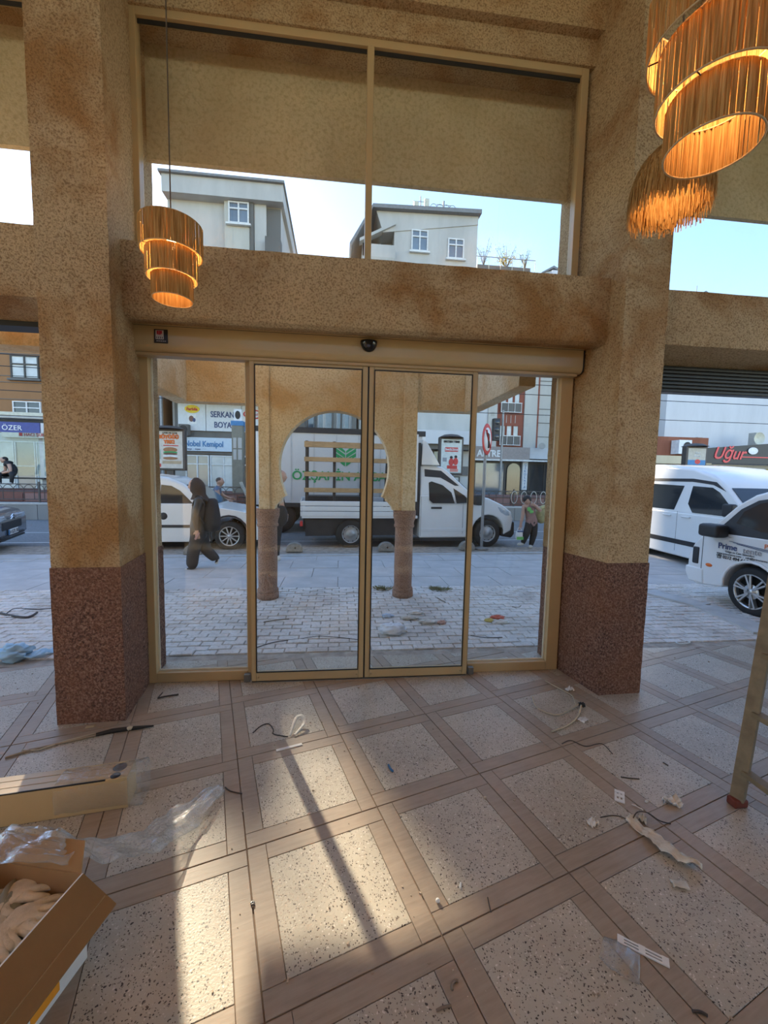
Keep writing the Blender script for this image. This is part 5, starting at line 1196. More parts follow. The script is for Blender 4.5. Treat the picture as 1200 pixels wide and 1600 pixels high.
# ---- boy carrying bags
KY = 9.12
def K(u, v, dy=0): return at(u, v, KY + dy)
kd = empty('person', (K(822, 850).x, KY, 0), 0, 'boy in a dusty pink tank top and black trousers carrying a sack and a bag', 'person')
o0 = Vector(kd.location)
J = {'pel': (L(K(831, 817)), .125), 'bel': (L(K(830, 808)), .115), 'chest': (L(K(828, 797)), .125), 'shl': (L(K(827, 790)), .09), 'neck': (L(K(825, 787)), .05), 'head': (L(K(824, 783)), .06),
     's1': (L(K(818.5, 791)), .052), 'e1': (L(K(816.5, 807, -.04)), .042), 'w1': (L(K(813.5, 819, -.06)), .03),
     's2': (L(K(836.5, 790.5)), .055), 'e2': (L(K(845, 799, -.08)), .045), 'w2': (L(K(836, 790, -.14)), .03),
     'h1': (L(K(827, 820)), .105), 'k1': (L(K(822, 835, -.05)), .085), 'a1': (L(K(817.5, 847, -.03)), .06), 'f1': (L(K(816, 850, -.03)), .042), 't1': (L(K(809, 850.5, -.1)), .036),
     'h2': (L(K(834, 820)), .105), 'k2': (L(K(834, 835, .0)), .085), 'a2': (L(K(830, 850, .02)), .06), 'f2': (L(K(829.5, 853, .02)), .042), 't2': (L(K(828, 855, -.12)), .036)}
Bn = [('pel', 'bel', TANK), ('bel', 'chest', TANK), ('chest', 'shl', TANK), ('shl', 'neck', SKIN), ('neck', 'head', SKIN), ('shl', 's1', SKIN), ('s1', 'e1', SKIN), ('e1', 'w1', SKIN), ('shl', 's2', SKIN), ('s2', 'e2', SKIN), ('e2', 'w2', SKIN),
      ('pel', 'h1', CLOTH_BLK), ('h1', 'k1', CLOTH_BLK), ('k1', 'a1', CLOTH_BLK), ('a1', 'f1', SHOE_W), ('f1', 't1', SHOE_W), ('pel', 'h2', CLOTH_BLK), ('h2', 'k2', CLOTH_BLK), ('k2', 'a2', CLOTH_BLK), ('a2', 'f2', SHOE_W), ('f2', 't2', SHOE_W)]
add_hand(J, Bn, 'w1', (-.1, 0, -1), (1, -.3, 0), SKIN, .9, 'hl'); add_hand(J, Bn, 'w2', (-.8, -.1, .25), (0, -.2, 1), SKIN, .9, 'hr')
skin_body(kd, 'body', J, Bn, 'pel')
hk = L(K(823.8, 782.5)); head_mesh(kd, 'head', hk, .102, (-.25, -.9, -.45), SKIN)
shell(kd, 'hair', hk + Vector((0, .012, .032)), (.100, .108, .100), HAIR)
m_ = MB(); pb = L(K(828, 799, -.13))
for k in range(7): m_.ball(pb + Vector((random.uniform(-.05, .06), 0, random.uniform(-.08, .08))), (.04, .006, .035), 8, 5)
m_.build('shirt_print', plain('print_lime', (.20, .55, .14), .7), kd)
sk = empty('carried_sack', K(846, 803, .12).to_tuple(), 0, 'yellowish cloth sack over the shoulder of the boy', 'sack')
MB().ball((0, 0, -.02), (.17, .12, .21), 16, 10).build('sack_body', plain('sack_yellow_green', (.46, .42, .20), .85, 0, .25, 12), sk)
MB().tube([(-.10, -.10, .12), (-.02, -.06, .16), (.06, 0, .15)], [.03, .05, .07], 8).build('sack_neck', MATS['sack_yellow_green'], sk)
pbg = empty('carried_bag', K(811.5, 829, -.08).to_tuple(), 0, 'white and green carrier bag in the hand of the boy', 'bag')
MB().loft([[( w_*math.cos(a), .05*math.sin(a), z_) for a in [2*math.pi*i/14 for i in range(14)]] for w_, z_ in ((.06, .0), (.085, -.07), (.09, -.16), (.07, -.215))], True, True).build('bag_body', T_WHITE, pbg)
MB().bx(-.075, .085, -.056, -.045, -.21, -.14).build('bag_print', plain('print_lime', (.2, .55, .14), .7), pbg); MB().bx(-.07, .075, -.055, -.045, -.03, .0).build('bag_band', T_NAVY, pbg)
MB().tube([(-.05, 0, 0), (-.03, 0, .06), (.03, 0, .06), (.05, 0, 0)], .006, 6).build('bag_handle', T_WHITE, pbg)

# ---- man on a motor scooter behind the compact van
MY = 11.5
def Mq(u, v, dy=0): return at(u, v, MY + dy)
sc = empty('motor_scooter', (Mq(352, 800).x, MY, -.045), R(2), 'dark motor scooter with a clear windshield behind the bonnet of the compact van', 'scooter')
MB().box((-.25, 0, .62), (.75, .28, .16)).build('seat', TRIM, sc, bevel=.05)
MB().loft([[(x_, w_*math.cos(a), .42 + h_*math.sin(a)) for a in [2*math.pi*i/14 for i in range(14)]] for x_, w_, h_ in ((-.75, .04, .05), (-.55, .16, .16), (-.1, .15, .17), (.2, .12, .08), (.5, .1, .06))], True, True).build('body', PAINT_G, sc)
m_ = MB(); m_.prism([(.42, .25), (.52, .25), (.66, .95), (.56, 1.02)], 'Y', -.18, .18); m_.build('front_shield', TRIM, sc, bevel=.03)
m_ = MB(); m_.prism([(.60, .98), (.62, .98), (.42, 1.42), (.40, 1.41)], 'Y', -.2, .2); m_.build('windshield', film('scooter_screen', (.75, .75, .65), .25), sc)
m_ = MB(); m_.tube([(.42, -.34, 1.02), (.52, -.18, 1.0), (.56, 0, .98), (.52, .18, 1.0), (.42, .34, 1.02)], .018, 6); m_.build('handlebar', TRIM, sc)
MB().ball((.70, 0, .86), (.06, .08, .06)).build('headlamp', LAMPG, sc)
for x in (.66, -.62):
    m_ = MB(); m_.lathe([(.14, -.05), (.22, -.06), (.25, 0), (.22, .06), (.14, .05)], 24, (x, 0, .25), 'Y'); wq = m_.build('wheel', TYRE, sc)
    MB().lathe([(0, -.03), (.14, -.04), (.14, .04), (0, .03)], 18, (x, 0, .25), 'Y').build('rim', RIM, wq)
rd_ = empty('person', (Mq(341, 800).x, MY, 0), 0, 'man in a slate blue shirt riding the motor scooter', 'person')
o0 = Vector(rd_.location)
J = {'pel': (L(Mq(340, 786)), .14), 'bel': (L(Mq(338, 780)), .14), 'chest': (L(Mq(337, 771)), .15), 'shl': (L(Mq(339, 764)), .10), 'neck': (L(Mq(342, 760)), .055), 'head': (L(Mq(343, 755)), .06),
     's1': (L(Mq(339, 766, -.18)), .06), 'e1': (L(Mq(343, 778, -.22)), .05), 'w1': (L(Mq(356, 782, -.24)), .034), 's2': (L(Mq(341, 766, .18)), .06), 'e2': (L(Mq(349, 775, .22)), .05), 'w2': (L(Mq(360, 779, .24)), .034),
     'h1': (L(Mq(341, 789, -.09)), .11), 'k1': (L(Mq(360, 790, -.14)), .08), 'a1': (L(Mq(359, 812, -.14)), .05), 't1': (L(Mq(364, 815, -.14)), .04), 'h2': (L(Mq(341, 789, .09)), .11), 'k2': (L(Mq(361, 790, .14)), .08), 'a2': (L(Mq(360, 812, .14)), .05), 't2': (L(Mq(365, 815, .14)), .04)}
Bn = [('pel', 'bel', SHIRT_B), ('bel', 'chest', SHIRT_B), ('chest', 'shl', SHIRT_B), ('shl', 'neck', SKIN), ('neck', 'head', SKIN), ('shl', 's1', SHIRT_B), ('s1', 'e1', SKIN), ('e1', 'w1', SKIN), ('shl', 's2', SHIRT_B), ('s2', 'e2', SKIN), ('e2', 'w2', SKIN),
      ('pel', 'h1', CLOTH_BLK), ('h1', 'k1', BEIGE), ('k1', 'a1', SKIN), ('a1', 't1', SHOE_D), ('pel', 'h2', CLOTH_BLK), ('h2', 'k2', BEIGE), ('k2', 'a2', SKIN), ('a2', 't2', SHOE_D)]
add_hand(J, Bn, 'w1', (1, 0, -.1), (0, .3, 1), SKIN, 1, 'hl'); add_hand(J, Bn, 'w2', (1, 0, -.1), (0, -.3, 1), SKIN, 1, 'hr')
skin_body(rd_, 'body', J, Bn, 'pel')
hm = L(Mq(344, 753)); head_mesh(rd_, 'head', hm, .108, (1, -.05, 0), SKIN); shell(rd_, 'hair', hm + Vector((-.022, 0, .045)), (.092, .085, .078), plain('hair_grey_brown', (.09, .065, .05), .7))

# ---- man bent over his phone on the platform bench
PYB = 16.75
def Pb(u, v, dy=0): return at(u, v, PYB + dy)
st_ = empty('person', (Pb(12, 750).x, PYB, .835), 0, 'man in black bending forward on the platform bench', 'person')
o0 = Vector(st_.location)
J = {'pel': (L(Pb(22, 738)), .15), 'bel': (L(Pb(20, 733)), .145), 'chest': (L(Pb(15, 726)), .16), 'shl': (L(Pb(11, 722)), .11), 'neck': (L(Pb(8, 721)), .06), 'head': (L(Pb(6, 720)), .06),
     's1': (L(Pb(14, 725, -.2)), .065), 'e1': (L(Pb(17, 736, -.24)), .055), 'w1': (L(Pb(5, 739, -.22)), .038), 's2': (L(Pb(9, 725, .2)), .065), 'e2': (L(Pb(8, 736, .24)), .055), 'w2': (L(Pb(2, 739, .1)), .038),
     'h1': (L(Pb(20, 740, -.1)), .12), 'k1': (L(Pb(19, 741, -.55)), .085), 'a1': (L(Pb(18, 755, -.5)), .06), 't1': (L(Pb(14, 757, -.62)), .045), 'h2': (L(Pb(12, 741, .1)), .12), 'k2': (L(Pb(-2, 742, -.3)), .085), 'a2': (L(Pb(0, 755, -.3)), .06), 't2': (L(Pb(-4, 757, -.42)), .045)}
Bn = [('pel', 'bel', CLOTH_BLK), ('bel', 'chest', CLOTH_BLK), ('chest', 'shl', CLOTH_BLK), ('shl', 'neck', SKIN), ('neck', 'head', SKIN), ('shl', 's1', CLOTH_BLK), ('s1', 'e1', SKIN), ('e1', 'w1', SKIN), ('shl', 's2', CLOTH_BLK), ('s2', 'e2', SKIN), ('e2', 'w2', SKIN),
      ('pel', 'h1', CLOTH_BLK), ('h1', 'k1', CLOTH_BLK), ('k1', 'a1', CLOTH_BLK), ('a1', 't1', SHOE_W), ('pel', 'h2', CLOTH_BLK), ('h2', 'k2', CLOTH_BLK), ('k2', 'a2', CLOTH_BLK), ('a2', 't2', SHOE_W)]
add_hand(J, Bn, 'w1', (-1, 0, -.1), (0, .3, 1), SKIN, 1, 'hl'); add_hand(J, Bn, 'w2', (-1, 0, -.1), (0, -.3, 1), SKIN, 1, 'hr')
skin_body(st_, 'body', J, Bn, 'pel')
hp_ = L(Pb(6, 719)); head_mesh(st_, 'head', hp_, .108, (-.6, -.5, -.7), SKIN); shell(st_, 'hair', hp_ + Vector((.02, .02, .04)), (.10, .10, .09), HAIR)

# ---- passer-by half hidden by the porch column
QY = 7.55
def Q(u, v, dy=0): return at(u, v, QY + dy)
qb = empty('person', (Q(433, 877).x, QY, 0), 0, 'passer-by in beige top and black trousers behind the porch column', 'person')
o0 = Vector(qb.location)
J = {'pel': (L(Q(434, 806)), .125), 'bel': (L(Q(434, 793)), .12), 'chest': (L(Q(435, 776)), .135), 'shl': (L(Q(436, 763)), .10), 'neck': (L(Q(437, 757)), .05), 'head': (L(Q(438, 750)), .06),
     's1': (L(Q(437, 765, -.16)), .055), 'e1': (L(Q(440, 785, -.18)), .048), 'w1': (L(Q(444, 800, -.16)), .032), 's2': (L(Q(434, 765, .16)), .055), 'e2': (L(Q(431, 786, .18)), .048), 'w2': (L(Q(432, 802, .18)), .032),
     'h1': (L(Q(435, 812, -.08)), .10), 'k1': (L(Q(433, 842, -.08)), .075), 'a1': (L(Q(432, 869, -.08)), .055), 't1': (L(Q(438, 875.5, -.12)), .04), 'h2': (L(Q(433, 812, .08)), .10), 'k2': (L(Q(430, 842, .08)), .075), 'a2': (L(Q(428, 868, .08)), .055), 't2': (L(Q(433, 873, .06)), .04)}
Bn = [('pel', 'bel', BEIGE), ('bel', 'chest', BEIGE), ('chest', 'shl', BEIGE), ('shl', 'neck', SKIN), ('neck', 'head', SKIN), ('shl', 's1', BEIGE), ('s1', 'e1', BEIGE), ('e1', 'w1', SKIN), ('shl', 's2', BEIGE), ('s2', 'e2', BEIGE), ('e2', 'w2', SKIN),
      ('pel', 'h1', CLOTH_BLK), ('h1', 'k1', CLOTH_BLK), ('k1', 'a1', CLOTH_BLK), ('a1', 't1', SHOE_W), ('pel', 'h2', CLOTH_BLK), ('h2', 'k2', CLOTH_BLK), ('k2', 'a2', CLOTH_BLK), ('a2', 't2', SHOE_W)]
add_hand(J, Bn, 'w1', (.3, 0, -1), (1, 0, .3), SKIN, 1, 'hl'); add_hand(J, Bn, 'w2', (.1, 0, -1), (1, 0, 0), SKIN, 1, 'hr')
skin_body(qb, 'body', J, Bn, 'pel')
hq = L(Q(439.5, 745)); head_mesh(qb, 'head', hq, .105, (1, -.2, 0), SKIN); shell(qb, 'hair', hq + Vector((-.025, .01, .035)), (.095, .09, .09), plain('hair_fair', (.22, .16, .11), .7))
sb_ = L(Q(440, 806, -.2)); m_ = MB(); m_.ball(sb_, (.11, .07, .19), 16, 10); bg_ = m_.build('shoulder_bag', CLOTH_BLK, qb)
MB().tube([sb_ + Vector((-.06, 0, .15)), L(Q(437, 764, -.17)) + Vector((0, 0, .05)), sb_ + Vector((.07, .02, .15))], .014, 6).build('bag_strap', CLOTH_BLK, bg_)

# ================================================================== LAMPS
def raffia_mat():
    m, nt, b, o = new_mat('raffia'); v = obc(nt); nt.nodes.remove(b)
    c = ramp(nt, noi(nt, mapping(nt, v, (60, 60, 2)), 3, 3), [(.3, (.26, .125, .04)), (.5, (.46, .25, .085)), (.72, (.62, .40, .17))])
    d = nt.nodes.new('ShaderNodeBsdfDiffuse'); t = nt.nodes.new('ShaderNodeBsdfTranslucent'); mx = nt.nodes.new('ShaderNodeMixShader'); mx.inputs[0].default_value = .14
    nt.links.new(c, d.inputs[0]); nt.links.new(c, t.inputs[0]); nt.links.new(d.outputs[0], mx.inputs[1]); nt.links.new(t.outputs[0], mx.inputs[2]); nt.links.new(mx.outputs[0], o.inputs[0]); return m
RAFFIA = raffia_mat(); HOOP = plain('lamp_hoop', (.52, .38, .21), .7); CORD = plain('lamp_cord', (.10, .07, .045), .7)
BULB = glow('lamp_bulb', (1.0, .62, .24), 11.0)
CEIL = 5.45
def bulb_light(parent, z, power, r=.03):
    ld = bpy.data.lights.new('bulb_light', 'POINT'); ld.energy = power; ld.color = (1.0, .66, .36); ld.shadow_soft_size = r
    lo = bpy.data.objects.new('bulb_light', ld); col.objects.link(lo); lo.parent = parent; lo.location = (0, 0, z)
def tiered_lamp(x, y, ztop, s, label, power, strands=(230, 190, 150)):
    """three nested raffia drums, the inner ones hanging lower"""
    o = empty('pendant_lamp', (x, y, ztop), random.uniform(0, 6), label, 'lamp')
    rr = (.170*s, .140*s, .112*s); zt = (0, -.162*s, -.302*s); zb = (-.168*s, -.308*s, -.43*s)
    for k in range(3):
        m_ = MB(); n = strands[k]
        for i in range(n):
            a = 2*math.pi*(i + random.uniform(-.3, .3))/n; w = 2*math.pi*rr[k]/n*random.uniform(.62, 1.15); r_ = rr[k] + random.uniform(-.003, .003)*s
            ja = random.uniform(-.012, .012); p0 = Vector((r_*math.cos(a), r_*math.sin(a), zt[k])); p1 = Vector((r_*math.cos(a+ja), r_*math.sin(a+ja), zb[k] + random.uniform(0, .004)))
            t_ = Vector((-math.sin(a), math.cos(a), 0))*w; nn = Vector((math.cos(a), math.sin(a), 0))*w*.5
            q0 = [p0-t_, p0+nn, p0+t_]; q1 = [p1-t_, p1+nn, p1+t_]
            m_.add(q0 + q1, [(0,1,4,3),(1,2,5,4),(2,0,3,5)], False)
        tier = m_.build('raffia_drum', RAFFIA, o); tier['kind'] = 'stuff'
        for z in (zt[k], zb[k]):
            h = MB(); h.tube([(rr[k]*math.cos(2*math.pi*i/40), rr[k]*math.sin(2*math.pi*i/40), z) for i in range(41)], .0026*s, 6); h.build('hoop', HOOP, tier)
        if k:
            for i in range(3):
                a = 2*math.pi*i/3 + k; MB().tube([(rr[k]*math.cos(a), rr[k]*math.sin(a), zt[k]), (rr[k-1]*math.cos(a), rr[k-1]*math.sin(a), zb[k-1]*.75 + zt[k]*.25)], .002*s, 5).build('tie', CORD, tier)
    sp = MB()
    for i in range(3):
        a = 2*math.pi*i/3; sp.tube([(0, 0, -.005), (rr[0]*math.cos(a), rr[0]*math.sin(a), 0)], .003*s, 5)
    sp.build('spider', CORD, o)
    MB().lathe([(.0, .0), (.018*s, 0), (.02*s, -.05*s), (.012*s, -.055*s)], 14).build('socket', CORD, o)
    bu = MB(); bu.ball((0, 0, -.105*s), (.026*s, .026*s, .036*s)); bu.build('bulb', BULB, o)
    MB().tube([(0, 0, 0), (0, 0, CEIL - ztop)], .0035, 6).build('cord', CORD, o)
    bulb_light(o, -.16*s, power, .035*s)
    return o
lp = at(267, 333, 2.5)
tiered_lamp(-.937, 2.50, 2.955, .93, 'small three-tier raffia pendant lamp in front of the upper window', 3.5)
tiered_lamp(1.165, 1.27, 3.145, 1.15, 'large three-tier raffia pendant lamp close to the ceiling corner', 5, (330, 280, 230))
# shaggy fringe pendant
def fringe_lamp(x, y, ztop, s, label, power):
    o = empty('fringe_lamp', (x, y, ztop), 0, label, 'lamp')
    for lay in range(3):
        m_ = MB(); n = 1000
        for i in range(n):
            a = random.uniform(0, 6.283); r0 = (.03 + .035*lay)*s; L0 = random.uniform(.75, 1.05)
            pts = []
            for t in (0, .25, .55, .8, 1.0):
                tt_ = t*L0; r_ = r0 + s*(.17 - .028*lay)*math.sin(min(1, tt_*1.25)*1.57) + s*random.uniform(-.008, .012)*t; z = -s*(.02 + .33*tt_**1.5) - lay*.035*s
                pts.append(Vector((r_*math.cos(a), r_*math.sin(a), z)))
            w = .0022*s; t_ = Vector((-math.sin(a), math.cos(a), 0))*w
            vs = []
            for p_ in pts: vs += [p_-t_, p_+t_]
            m_.add(vs, [(2*k, 2*k+1, 2*k+3, 2*k+2) for k in range(4)], False)
        f_ = m_.build('raffia_fringe', RAFFIA, o); f_['kind'] = 'stuff'
    MB().lathe([(0, 0), (.05*s, -.01*s), (.10*s, -.05*s), (.12*s, -.10*s)], 20).build('crown', HOOP, o)
    MB().ball((0, 0, -.19*s), (.03*s, .03*s, .04*s)).build('bulb', BULB, o)
    MB().tube([(0, 0, 0), (0, 0, CEIL - ztop)], .0035, 6).build('cord', CORD, o)
    bulb_light(o, -.26*s, power, .03)
fringe_lamp(1.63, 2.0, 3.28, .84, 'shaggy raffia fringe pendant lamp below the large tiered one', 1.0)
# extra unseen pendants behind the viewer, added as warm fill for the hall
for k, (x, y) in enumerate(((-2.6, -1.1), (0.0, -1.6), (2.6, -1.1))):
    tiered_lamp(x, y, 4.75, 1.48, ('unseen raffia pendant added as warm fill on the box side of the hall', 'unseen raffia pendant added as warm fill over the middle of the hall', 'unseen raffia pendant added as warm fill on the ladder side of the hall')[k], 60, (120, 100, 80))

# ================================================================== THINGS ON THE FLOOR
CARD = plain('cardboard', (.235, .125, .05), .85, 0, .08, 5, .2, .15, 60); CARD_IN = plain('cardboard_inside', (.33, .19, .08), .85, 0, .12, 6); BOXW = plain('box_white_print', (.72, .69, .64), .6)
GLOVE = plain('cotton_glove', (.60, .50, .36), .9, 0, .18, 22, .2, .4, 90); BAGG = film('plastic_clear', (.90, .88, .84), .13, .07, .34); BAGO = plain('bag_olive', (.26, .23, .15), .5, 0, .2, 5, .5, .3, 20); BAGD = plain('bag_dark_green', (.02, .06, .04), .35)
# ---- open cardboard box
c0 = Vector((-.805, 1.305, 0)); ex = Vector((-.06, -.254, 0)).normalized(); ey = Vector((ex.y, -ex.x, 0)); ey = -ey if ey.x > 0 else ey
box = empty('cardboard_box', c0.to_tuple(), math.atan2(ex.y, ex.x), 'open cardboard box full of gloves and bags in the corner', 'box')
# local x: along the printed side towards the viewer; local y sign so that the box lies away from the printed side
ysg = 1 if (Matrix.Rotation(math.atan2(ex.y, ex.x), 3, 'Z') @ Vector((0, 1, 0))).dot(ey) > 0 else -1
BL, BD, BH, T_ = .46, .36, .30, .005
def Y_(v): return v*ysg
def bxl(x0, x1, y0, y1, z0, z1): return MB().bx(x0, x1, min(Y_(y0), Y_(y1)), max(Y_(y0), Y_(y1)), z0, z1)
pn1 = bxl(0, BL, 0, T_, 0, BH).build('side_panel', BOXW, box)
for x0, x1 in ((.10, .19), (.27, .46)): bxl(x0, x1, -.0015, 0, .02, .26).build('orange_print', plain('box_orange', (.80, .30, .02), .5), pn1)
bxl(0, BL, BD-T_, BD, 0, BH).build('side_panel', CARD_IN, box); bxl(0, T_, T_, BD-T_, 0, BH).build('end_panel', CARD_IN, box); bxl(BL-T_, BL, T_, BD-T_, 0, BH).build('end_panel', CARD_IN, box); bxl(T_, BL-T_, T_, BD-T_, 0, T_).build('bottom', CARD_IN, box)
# outward flap over the printed side, hanging outwards and down a little
fl = MB(); a_ = [(.0, Y_(0), BH), (BL+.02, Y_(0), BH), (BL+.02, Y_(-.112), BH-.088), (.0, Y_(-.112), BH-.088)]
fl.add(a_ + [(p[0], p[1], p[2]-.005) for p in a_], [(0,1,2,3),(7,6,5,4),(0,4,5,1),(1,5,6,2),(2,6,7,3),(3,7,4,0)], False); flp = fl.build('flap', CARD, box)
MB().bar((.005, Y_(-.078), BH-.061), (BL+.015, Y_(-.078), BH-.061), .003, .003).build('crease', CARD_IN, flp)
fl = MB(); a_ = [(0, Y_(.01), BH), (0, Y_(BD), BH), (-.05, Y_(BD-.02), BH+.055), (-.06, Y_(.05), BH+.05)]
fl.add(a_ + [(p[0]-.004, p[1], p[2]-.003) for p in a_], [(0,1,2,3),(7,6,5,4),(0,4,5,1),(1,5,6,2),(2,6,7,3),(3,7,4,0)], False); fl.build('flap', CARD_IN, box)
def crumple(name, m, c, r, label, cat, seed=0, amp=.35, fs=14, n=26, k=18, group=None, rz=0):
    m_ = MB(); rings = []
    for j in range(k+1):
        t = math.pi*j/k; q_ = max(math.sin(t), .02); ring = []
        for i in range(n):
            a = 2*math.pi*i/n; d = Vector((math.cos(a)*q_, math.sin(a)*q_, -math.cos(t)))
            f = 1 + amp*mnoise.noise(d*2.3 + Vector((seed, seed*1.7, 0))) + amp*.55*mnoise.noise(d*5.5 + Vector((0, seed, seed)))
            ring.append((d.x*r[0]*f, d.y*r[1]*f, max(-r[2], d.z*r[2]*f)))
        rings.append(ring)
    m_.loft(rings, True, False)
    o = m_.build(name, m, None, c, (0, 0, rz)); tag(o, label, cat, group); return o
def inbox(x, y, z): return (Matrix.Translation(c0) @ Matrix.Rotation(math.atan2(ex.y, ex.x), 4, 'Z')) @ Vector((x, Y_(y), z))
crumple('plastic_bag', BAGO, inbox(.075, .20, .17), (.055, .13, .08), 'olive plastic bag at the back of the cardboard box', 'bag', 3, rz=.2)
crumple('plastic_bag', BAGD, inbox(.30, .15, .10), (.13, .12, .08), 'dark green plastic bag deep inside the cardboard box', 'bag', 5)
def glove(u, v, z, ang, label, s=1.0):
    p = onz(u, v, z); o = empty('work_glove', p.to_tuple(), ang, label, 'glove', group='cotton gloves in the cardboard box')
    J = {'c': (Vector((-.09, 0, 0)), (.042*s, .018*s)), 'w': (Vector((-.03, 0, .004)), (.040*s, .018*s)), 'p': (Vector((.02, 0, .006)), (.045*s, .020*s))}; Bn = [('c', 'w', GLOVE), ('w', 'p', GLOVE)]
    for k_, (yy, l) in enumerate(((-.036, .055), (-.012, .075), (.013, .08), (.037, .065))):
        J['f%d' % k_] = (Vector((.055, yy, .006)), .013*s); J['g%d' % k_] = (Vector((.055+l*.6, yy*1.25, .0)), .012*s); J['h%d' % k_] = (Vector((.055+l, yy*1.3, -.014)), .010*s)
        Bn += [('p', 'f%d' % k_, GLOVE), ('f%d' % k_, 'g%d' % k_, GLOVE), ('g%d' % k_, 'h%d' % k_, GLOVE)]
    J['t'] = (Vector((.0, -.055, .0)), .016*s); J['u'] = (Vector((.04, -.085, -.004)), .013*s); Bn += [('w', 't', GLOVE), ('t', 'u', GLOVE)]
    skin_body(o, 'glove_shell', J, Bn, 'p'); return o
glove(14, 1402, .235, .4, 'cream work glove lying uppermost in the cardboard box')
glove(22, 1440, .225, .2, 'cream work glove lying under the uppermost one in the cardboard box')
glove(2, 1452, .22, -.4, 'cream work glove at the near edge of the cardboard box', 1.0)
# ---- clear plastic film trailing over the box
def sheet(name, m, path, widths, label, cat, amp=.02, nn=14, seed=1, zmin=.003, part_kind=None):
    m_ = MB(); rings = []
    P = [Vector(p) for p in path]; K_ = (len(P)-1)*8
    def cr(t):
        i = min(int(t), len(P)-2); f = t-i; p0, p1, p2, p3 = P[max(i-1, 0)], P[i], P[i+1], P[min(i+2, len(P)-1)]
        return .5*((2*p1) + (p2-p0)*f + (2*p0-5*p1+4*p2-p3)*f*f + (3*p1-p0-3*p2+p3)*f**3)
    for k in range(K_+1):
        t = k/K_*(len(P)-1); c = cr(t); d = (cr(min(t+.05, len(P)-1)) - cr(max(t-.05, 0))).normalized(); sdv = Vector((-d.y, d.x, 0)).normalized()
        i = min(int(t), len(P)-2); w = widths[i]*(1-(t-i)) + widths[i+1]*(t-i); row = []
        for j in range(nn+1):
            q_ = j/nn*2-1; p = c + sdv*w*q_; z = p.z + amp*mnoise.noise(Vector((p.x*14+seed, p.y*14, seed))) + amp*.8*abs(mnoise.noise(Vector((q_*5+seed, t*2.2, 1.3)))) - abs(q_)**2*.02*w*10
            row.append((p.x, p.y, max(zmin, z)))
        rings.append(row)
    m_.loft(rings, False, False)
    o = m_.build(name, m); sdm = o.modifiers.new('solid', 'SOLIDIFY'); sdm.thickness = .0006; tag(o, label, cat); return o
fp = [onz(-60, 1350, .30), onz(10, 1315, .36), onz(90, 1318, .35), onz(160, 1325, .24), onz(230, 1310, .12), onz(290, 1270, .05), onz(345, 1228, .02)]
sheet('plastic_film', BAGG, fp, [.10, .075, .06, .075, .09, .085, .03], 'long crumpled clear plastic film trailing from the box across the floor', 'plastic film', .030, 24, 2)
# ---- cream housing profile wrapped in film
A0, A1 = onz(-90, 1308, 0), onz(200, 1262, 0)
dA = (A1-A0).normalized(); LA = (A1-A0).length
hb = empty('housing_profile', A0.to_tuple(), math.atan2(dA.y, dA.x), 'cream aluminium housing profile with round end holes lying on the floor', 'metal profile')
pb_ = MB(); pb_.bx(0, LA, 0, .125, 0, .155); pb_.build('profile_body', CREAM, hb, bevel=.004)
MB().bx(0, LA-.09, -.0006, .004, .150, .1563).build('slot', BLACK, hb)
MB().bx(.02, LA-.02, .040, .044, .155, .1565).build('ridge', CREAM_D, hb); MB().bx(.02, LA-.02, .085, .088, .155, .1565).build('ridge', CREAM_D, hb)
for yy, r_ in ((.080, .028), (.022, .020)): MB().lathe([(0, .1568), (r_, .1568), (r_*1.08, .1555)], 22, (LA-.055, yy, 0)).build('round_hole', BLACK, hb)
fw_ = MB(); rings = []
for k in range(13):
    x = LA - .30 + k*.030; ring = []
    for i in range(22):
        a = 2*math.pi*i/22; ca, sa = math.cos(a), math.sin(a); rr_ = 1/max(abs(ca), abs(sa)); f = 1.05 + .07*mnoise.noise(Vector((k*.6, i*.7, 4))) + max(0, k-9)*.03
        ring.append((x + .008*mnoise.noise(Vector((i, k, 0))), .0625 + .066*ca*rr_**.7*f, max(.002, .0775 + .080*sa*rr_**.7*f)))
    rings.append(ring)
fw_.loft(rings, True, False); fw_.build('wrapping_film', BAGG, hb)
# ---- ladder at the edge
LADW = plain('ladder_weathered', (.21, .155, .09), .6, .1, .25, 12, .4, .2, 40)
lad = empty('step_ladder', (1.985, 1.69, 0), 0, 'weathered step ladder standing on the tiles by the white pickup', 'ladder')
tip = Vector((.36, .15, 2.25))
for dy in (0, -.46):
    m_ = MB(); m_.bar((0, dy, .03), (tip.x, tip.y*1 + dy*.75, tip.z), .055, .028); ra = m_.build('rail', LADW, lad)
    MB().box((.002, dy, .02), (.075, .05, .04)).build('rubber_foot', plain('foot_red_rubber', (.16, .03, .015), .7), ra, bevel=.008)
for z in (.17, .46, .75, 1.04, 1.33, 1.62, 1.91):
    t = z/tip.z; m_ = MB(); m_.box((tip.x*t+.004, tip.y*t - .23 + .23*.25*t, z), (.05, .44-.11*t, .024)); m_.build('tread', LADW, lad)
for dy in (0, -.46):
    m_ = MB(); m_.bar((1.05, dy, .0), (tip.x+.02, tip.y + dy*.75, tip.z), .04, .025); m_.build('rear_leg', LADW, lad)
MB().bx(tip.x-.06, tip.x+.08, tip.y-.42, tip.y+.03, tip.z, tip.z+.03).build('top_plate', LADW, lad)
